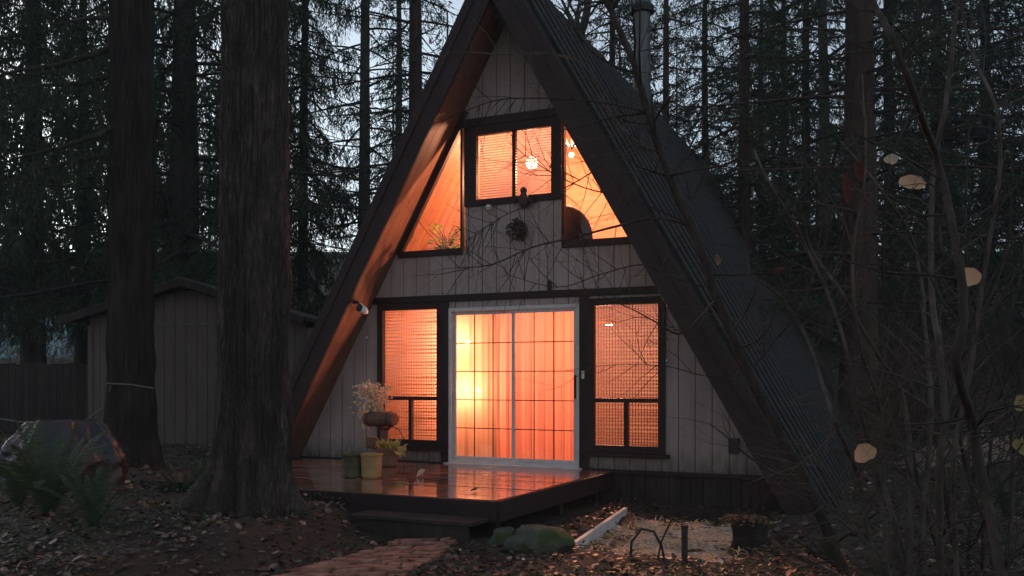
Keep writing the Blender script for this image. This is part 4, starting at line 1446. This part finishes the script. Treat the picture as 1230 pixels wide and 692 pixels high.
# upright stems at the right
SAP = [
    ('maple_sapling', 'tall dark curving bare sapling at the right, leaning from upper left to lower right', 'twig_bark', 1205, 4.6,
     [[(1222, 800), (1205, 700), (1185, 600), (1165, 500), (1150, 440), (1158, 380), (1150, 300), (1128, 200), (1100, 120), (1072, 45), (1045, -5), (1030, -60)]], .03, .014),
    ('maple_sapling', 'pale straight bare sapling rising right of the widest trunk', 'pale_twig_bark', 1128, 5.4,
     [[(1132, 770), (1130, 690), (1128, 560), (1135, 500), (1128, 420), (1118, 330), (1122, 200), (1138, 110), (1150, 0), (1154, -60)]], .026, .011),
    ('maple_sapling', 'thin pale kinked sapling nearest the right edge', 'pale_twig_bark', 1178, 5.0,
     [[(1150, 780), (1150, 690), (1145, 560), (1165, 450), (1182, 330), (1201, 205), (1196, 130), (1170, 70), (1155, 10), (1150, -60)]], .017, .007),
    ('vine_maple', 'many stemmed bare bush beside the leaning maple with a round pale leaf', 'pale_twig_bark', 1075, 5.9,
     [[(1078, 740), (1065, 640), (1050, 560), (1030, 480), (1005, 380), (965, 290), (930, 230), (905, 180)],
      [(1090, 740), (1060, 680), (1010, 610), (985, 560), (960, 520)],
      [(1088, 740), (1095, 600), (1085, 480), (1050, 420), (1010, 350), (975, 300), (960, 240)],
      [(1070, 740), (1045, 650), (1030, 570), (1000, 500), (975, 420), (940, 360), (900, 330)],
      [(1095, 740), (1080, 650), (1062, 580), (1058, 500), (1030, 400), (1025, 300), (1040, 200), (1035, 90)],
      [(1100, 740), (1108, 620), (1118, 500), (1112, 400), (1100, 300), (1060, 230), (1010, 170)]], .022, .006),
    ('vine_maple', 'bare bush of long thin stems at the right edge among yellow leaves', 'twig_bark', 1190, 6.3,
     [[(1150, 730), (1120, 640), (1095, 540), (1075, 440), (1060, 330), (1070, 200), (1110, 100)],
      [(1160, 730), (1165, 640), (1175, 520), (1200, 430), (1225, 330), (1240, 200)],
      [(1165, 730), (1142, 640), (1128, 540), (1095, 470), (1085, 380), (1100, 280)],
      [(1195, 730), (1190, 650), (1160, 560), (1150, 480), (1175, 390), (1210, 300), (1215, 180)],
      [(1200, 730), (1215, 620), (1212, 500), (1180, 400), (1160, 300), (1165, 150)],
      [(1180, 730), (1182, 640), (1190, 540), (1200, 480), (1235, 400)]], .018, .006),
]
SOBJ = []
for (nm, lab, bark, px, Z, stems, r0, r1) in SAP:
    x = (px - CX) / F * Z
    root = empty(nm, (x, Z, gz(x, Z) - .05), 0, lab, 'sapling', 'bare saplings at the right')
    q_ = rel(root)
    for st_pts in stems:
        mb = MB()
        pts = [q_(a, b, Z + .25 * math.sin(a * .05 + b * .01)) for (a, b) in st_pts]
        g0 = pts[0].copy(); 
        if g0.z > 0: pts.insert(0, Vector((g0.x * .9, g0.y, -.05)))
        stem(mb, pts, r0, r1, rng, 40, (.25, .85), 2)
        mb.build('stem', bark, root, smooth=True)
    SOBJ.append(root)
leaf_at(SOBJ[3], 1095, 219, 5.2, 31, 18, 'pale_leaf', -.08)
leaf_at(SOBJ[3], 1038, 544, 5.5, 26, 24, 'pale_leaf', .3)
leaf_at(SOBJ[3], 1071, 191, 5.5, 19, 13, 'cream_leaf', .5)
leaf_at(SOBJ[3], 1033, 206, 5.8, 13, 26, 'red_leaf', .2)
leaf_at(SOBJ[3], 1017, 226, 5.8, 12, 34, 'red_leaf', .1)
leaf_at(SOBJ[0], 1164, 333, 4.6, 26, 24, 'pale_leaf', .2)
leaf_at(SOBJ[0], 1158, 373, 4.7, 7, 18, 'yellow_leaf', 0)
leaf_at(SOBJ[4], 1226, 484, 5.0, 18, 20, 'yellow_leaf', .2)
leaf_at(SOBJ[4], 1229, 538, 4.9, 20, 24, 'yellow_leaf', .7)

# forked bare tree over the ridge
x = (688 - CX) / F * 30
root = empty('bare_tree', (x, 30, gz(x, 30)), 0, 'pale forked leafless tree rising above the roof ridge', 'tree')
mb = MB(); r2 = random.Random(77)
stem(mb, [(0, 0, -.1), (0, 0, 6), (.1, 0, 11), (.05, 0, 13)], .28, .17, r2, 8, (2, 4), 2)
stem(mb, [(.05, 0, 12.4), (.5, 0, 14), (.9, .3, 17), (1.2, .2, 20)], .16, .06, r2, 14, (1.5, 3), 2)
stem(mb, [(.0, 0, 11.8), (-.5, 0, 13.2), (-1, .2, 15), (-1.6, .2, 18)], .12, .05, r2, 14, (1.5, 3), 2)
mb.build('trunk', 'bark_mossy', root, smooth=True)

# low bare bushes between the trunks: build one, copy it
BUSH = []


def bush_proto(seed):
    root = empty('bare_bush', (0, 0, 0), 0)
    mb = MB(); r_ = random.Random(seed)
    for i in range(13):
        a = r_.uniform(0, 6.28)
        grow(mb, (math.cos(a) * .1, math.sin(a) * .1, -.05), (math.cos(a) * .5, math.sin(a) * .5, 1), r_.uniform(1.3, 2.6), .014, 3, r_, .05)
    mb.build('stem', 'pale_twig_bark', root)
    return root


pa, pb = bush_proto(5), bush_proto(6)
spots = [(3.9, 14.5, 'bare bush beside the foot of the right roof slope'), (6.2, 17.5, 'bare bush left of the widest right hand trunk'), (8.6, 16.5, 'bare bush right of the widest right hand trunk'),
         (6.0, 11.5, 'bare bush behind the round pale leaf'), (10.3, 18.5, 'bare bush before the reddish fence'), (-4.1, 19.5, 'bare bush beside the lean-to end of the shed'), (-11.5, 21, 'bare bush behind the left fence'),
         (7.6, 13, 'bare bush left of the chip heap'), (9.3, 12.6, 'bare bush in front of the chip heap')]
for i, (x, y, lab) in enumerate(spots):
    o = (pa, pb)[i % 2] if i < 2 else copy_tree((pa, pb)[i % 2])
    o.location = (x, y, gz(x, y)); o.rotation_euler.z = i * 1.3
    s = .8 + .25 * ((i * 7) % 5) / 4; o.scale = (s, s, s)
    tag(o, lab, 'bush', 'bare bushes between the trunks')


# ------------------------------------------------------------------ ferns
def fern_proto(seed, nf=17):
    root = empty('sword_fern', (0, 0, 0))
    g_ = random.Random(seed)
    mb = MB(); stem_ = MB()
    for i in range(nf):
        a = i * 2.4 + g_.uniform(-.3, .3); L = g_.uniform(.7, 1.1); lean = g_.uniform(.3, .95)
        pts = []
        for t in np.linspace(0, 1, 15):
            r = L * (t * lean * .85); z = L * (1.05 * t - .75 * lean * t * t)
            pts.append(Vector((math.cos(a) * r, math.sin(a) * r, z)))
        stem_.tube(pts, [.005 * (1 - .7 * t) for t in np.linspace(0, 1, 15)], 3, False)
        side = Vector((-math.sin(a), math.cos(a), 0))
        for j in range(1, 40):
            f_ = j / 40; q = f_ * 14; i0 = min(13, int(q)); p = pts[i0].lerp(pts[i0 + 1], q - i0)
            d = (pts[i0 + 1] - pts[i0]).normalized()
            ln = .085 * math.sin(math.pi * min(1, f_ * .92 + .1)) ** .7 * L + .006
            for sg in (-1, 1):
                dd = (side * sg + d * .35 + Vector((0, 0, g_.uniform(-.25, .05)))).normalized()
                w = d * .0062
                mb.poly([p - w, p + dd * ln * .7 - w * .8, p + dd * ln, p + dd * ln * .6 + w, p + w])
    mb.build('fronds', 'fern_green', root); stem_.build('stalk', 'fern_green', root)
    return root


fa = fern_proto(1)
fl = [(-4.1, 7.9, 1.15, 'tall sword fern in front of the covered grill'), (-3.4, 7.25, .7, 'low sword fern in front of the tall one'), (-4.75, 8.6, .75, 'sword fern at the left edge beside the covered grill'),
      (2.6, 7.3, .42, 'small sword fern before the tree stump'), (5.2, 9.4, .6, 'sword fern at the foot of the vine maple'), (-3.6, 9.9, .8, 'sword fern between the grill and the biggest trunk')]
for i, (x, y, s, lab) in enumerate(fl):
    o = fa if i == 0 else copy_tree(fa)
    o.location = (x, y, gz(x, y) - .02); o.scale = (s, s, s); o.rotation_euler.z = i * 1.9
    tag(o, lab, 'fern', 'sword ferns on the forest floor')


# ------------------------------------------------------------------ stuff: litter, ivy, straw, far wood
def on_ground_ok(x, y):
    u, v = to_house(x, y)
    if -3.35 < u < 1.45 and -3.2 < v < 12: return False
    if -3.7 < u < 4.0 and -.1 < v < 12: return False
    if -.05 < u < 1.2 and -3.62 < v < -3.1: return False
    t0 = (8.22 - y) / 1.55
    if -.05 < t0 < 1.9 and -1.08 - .57 * t0 - .14 * t0 * t0 < x < -.4 - .3 * t0 - .1 * t0 * t0: return random.random() < .04
    if 1.85 < u < 3.45 and -3.1 < v < -.9: return random.random() < .12
    return True


def scatter(n, xr, yr, lmin, lmax, lift, steep, rng, dens=None):
    g_ = []
    while len(g_) < n:
        y = yr[0] + (yr[1] - yr[0]) * rng.random() ** 1.5
        x = rng.uniform(*xr) * (y / yr[1] * .75 + .25)
        if not on_ground_ok(x, y): continue
        if dens and rng.random() > dens(x, y): continue
        g_.append((x, y, gz(x, y)))
    return g_


rng = random.Random(55)
V = MB()
for (x, y, z) in scatter(30000, (-13, 14), (5.6, 20), 0, 0, 0, 0, rng):
    a = rng.uniform(0, 6.28); l = .018 + min(.06, rng.expovariate(32))
    tl = rng.gauss(0, .45)
    V.leaf((x, y, z + rng.uniform(.002, .03)), (math.cos(a), math.sin(a), tl * .6), (rng.gauss(0, .4), rng.gauss(0, .4), 1), l, l * rng.uniform(.5, .85), rng.uniform(-.1, .45))
tag(V.build('leaf_litter', 'litter_leaf'), 'fallen brown leaves covering the forest floor', 'leaf litter', kind='stuff')
V = MB()
dens = lambda x, y: max(.0, min(1, .15 + .9 * noise.noise(Vector((x * .7, y * .7, 9))) + (.35 if x < -1.2 and y < 9.5 else 0)))
for (x, y, z) in scatter(1500, (-11, 13), (5.8, 15), 0, 0, 0, 0, rng, dens):
    for k in range(5):
        a = rng.uniform(0, 6.28); l = rng.uniform(.02, .05)
        V.leaf((x + rng.gauss(0, .05), y + rng.gauss(0, .05), z + rng.uniform(.01, .1)), (math.cos(a), math.sin(a), rng.uniform(-.4, .7)), (rng.gauss(0, .4), -.3, 1), l, l * .6, .2)
tag(V.build('ground_cover', 'ivy_green'), 'low green ground cover and moss between the leaves', 'ground cover', kind='stuff')
V = MB()
for i in range(1500):
    u = rng.uniform(1.95, 3.4); v = rng.uniform(-3.05, -1.0); w = H(u, v)
    a = rng.uniform(0, 6.28); l = rng.uniform(.04, .14)
    V.leaf((w.x, w.y, gz(w.x, w.y) + .02 + rng.uniform(0, .03)), (math.cos(a), math.sin(a), rng.uniform(-.1, .3)), (0, 0, 1), l, .012, .1)
tag(V.build('dry_straw', 'straw'), 'pale dry straw strewn over the gravel bed', 'straw', kind='stuff')
# fallen twigs
V = MB()
for (x, y, z) in scatter(2200, (-11, 12), (5.8, 16), 0, 0, 0, 0, rng):
    a = rng.uniform(0, 6.28); l = .05 + min(.5, rng.expovariate(9))
    V.tube([(x, y, z + .01), (x + math.cos(a) * l * .5, y + math.sin(a) * l * .5, z + .03), (x + math.cos(a + .3) * l, y + math.sin(a + .3) * l, z + .015)], rng.uniform(.0015, .006), 3)
tag(V.build('fallen_twigs', 'twig_bark'), 'fallen twigs strewn among the leaf litter', 'twigs', kind='stuff')

# far wood
g = np.random.default_rng(88)
parts = []
trunks = MB()
protos = [conifer_data(200 + i, 24, 1.0, 3.9, 90, .35, 7, .13, .085, .36) for i in range(3)]
n_far = 0
for i in range(85):
    Z = g.uniform(36, 75)
    x = g.uniform(-.72, .72) * Z
    ang = x / Z
    if -.27 < ang < .34 and g.random() < (.8 if ang < -.05 else .58): continue
    if -.62 < ang < -.43 and (Z < 62 or g.random() < .7): continue
    pr = protos[i % 3]
    a = g.uniform(0, 6.28); c, s = math.cos(a), math.sin(a)
    sc = g.uniform(.55, .95)
    z0 = gz(x, Z, False) - .3
    q = np.empty_like(pr)
    q[..., 0] = (pr[..., 0] * c - pr[..., 1] * s) * sc + x
    q[..., 1] = (pr[..., 0] * s + pr[..., 1] * c) * sc + Z
    q[..., 2] = pr[..., 2] * sc + z0
    parts.append(q)
    trunks.tube([(x, Z, z0), (x, Z, z0 + 12 * sc), (x, Z, z0 + 23 * sc)], [.2 * sc, .12 * sc, .03], 6, False)
wood = link('far_forest', quads_mesh('far_forest', np.concatenate(parts), 'needles_blue'))
tag(wood, 'far-off wood of conifers on the rising ground', 'forest', kind='stuff')
tag(trunks.build('far_trunks_forest', 'bark_dark'), 'trunks of the far-off wood on the rising ground', 'forest', kind='stuff')
# brush on the rising ground
pos = []
gg = np.random.default_rng(9)
n = 60000
Zs = gg.uniform(26, 64, n); xs_ = gg.uniform(-.68, .68, n) * Zs
cl = np.array([noise.noise(Vector((a * .35, b * .35, 4))) for a, b in zip(xs_, Zs)])
zz = np.array([gz(a, b, False) for a, b in zip(xs_, Zs)]) + gg.uniform(0, 1, n) ** 1.5 * (1.2 + 2.4 * np.maximum(0, cl + .3))
d = gg.normal(size=(n, 3)); d[:, 2] = np.abs(d[:, 2]) + .6
brush = link('undergrowth', quads_mesh('undergrowth', leaf_quads(np.stack([xs_, Zs, zz], 1), d, .05, .55, gg), 'brush_grey'))
tag(brush, 'grey leafless brush on the rising ground behind the trees', 'brush', kind='stuff')

# ------------------------------------------------------------------ evening air between the trees
mb = MB(); mb.box((-131, -41, -3), (131, 136, 46))
m, t, b, o = nt('haze_air')
t.nodes.remove(b)
pv = t.nodes.new('ShaderNodeVolumePrincipled')
pv.inputs['Color'].default_value = (.9, .93, .95, 1); pv.inputs['Density'].default_value = .0012
t.links.new(pv.outputs[0], o.inputs['Volume'])
MATS['haze_air'] = m
tag(mb.build('haze', 'haze_air'), 'thin evening haze between the far trees', 'haze', kind='stuff')

# ------------------------------------------------------------------ light
world = bpy.data.worlds.new('World')
scene.world = world
world.use_nodes = True
t = world.node_tree
bg = t.nodes['Background']
sky = t.nodes.new('ShaderNodeTexSky')
sky.sky_type = 'NISHITA'
sky.sun_disc = False
SUN_EL, SUN_AZ = 9.0, -40.0
sky.sun_elevation = R(SUN_EL)
sky.sun_rotation = R(SUN_AZ)
sky.air_density = 1.0; sky.dust_density = 1.0; sky.ozone_density = 2.0
hs = t.nodes.new('ShaderNodeHueSaturation')
hs.inputs['Saturation'].default_value = .4
t.links.new(sky.outputs[0], hs.inputs['Color'])
tint = t.nodes.new('ShaderNodeMix'); tint.data_type = 'RGBA'; tint.blend_type = 'MULTIPLY'
tint.inputs[0].default_value = 1; tint.inputs[7].default_value = (.86, .94, 1.0, 1)     # cool overcast air of late dusk
t.links.new(hs.outputs[0], tint.inputs[6])
t.links.new(tint.outputs[2], bg.inputs['Color'])
bg.inputs['Strength'].default_value = .25
sl = bpy.data.lights.new('sun', 'SUN')
sl.energy = .04; sl.angle = R(30); sl.color = (1, .93, .85)
so = bpy.data.objects.new('sun', sl); COL.objects.link(so)
# sky's sun_rotation turns clockwise from +Y seen from above
az = R(SUN_AZ)
to_sun = Vector((math.sin(az) * math.cos(R(SUN_EL)), math.cos(az) * math.cos(R(SUN_EL)), math.sin(R(SUN_EL))))
so.rotation_euler = to_sun.to_track_quat('Z', 'Y').to_euler()
so.location = (0, -5, 20)

# ------------------------------------------------------------------ camera and output
cam = bpy.data.cameras.new('camera')
co = bpy.data.objects.new('camera', cam)
COL.objects.link(co)
co.location = (0, 0, CAMH)
co.rotation_euler = (R(90), 0, 0)
cam.sensor_width = 36
cam.lens = 36 * F / 1230
cam.shift_y = (HY - 346) / 1230
cam.clip_end = 1000
scene.camera = co

scene.view_settings.view_transform = 'Standard'
scene.view_settings.look = 'None'
scene.view_settings.exposure = 0
scene.view_settings.gamma = 1
cy = scene.cycles
cy.use_denoising = True
cy.max_bounces = 7
cy.diffuse_bounces = 4
cy.glossy_bounces = 3
cy.transmission_bounces = 5
cy.transparent_max_bounces = 12
cy.sample_clamp_indirect = 4
cy.caustics_reflective = False
cy.caustics_refractive = False
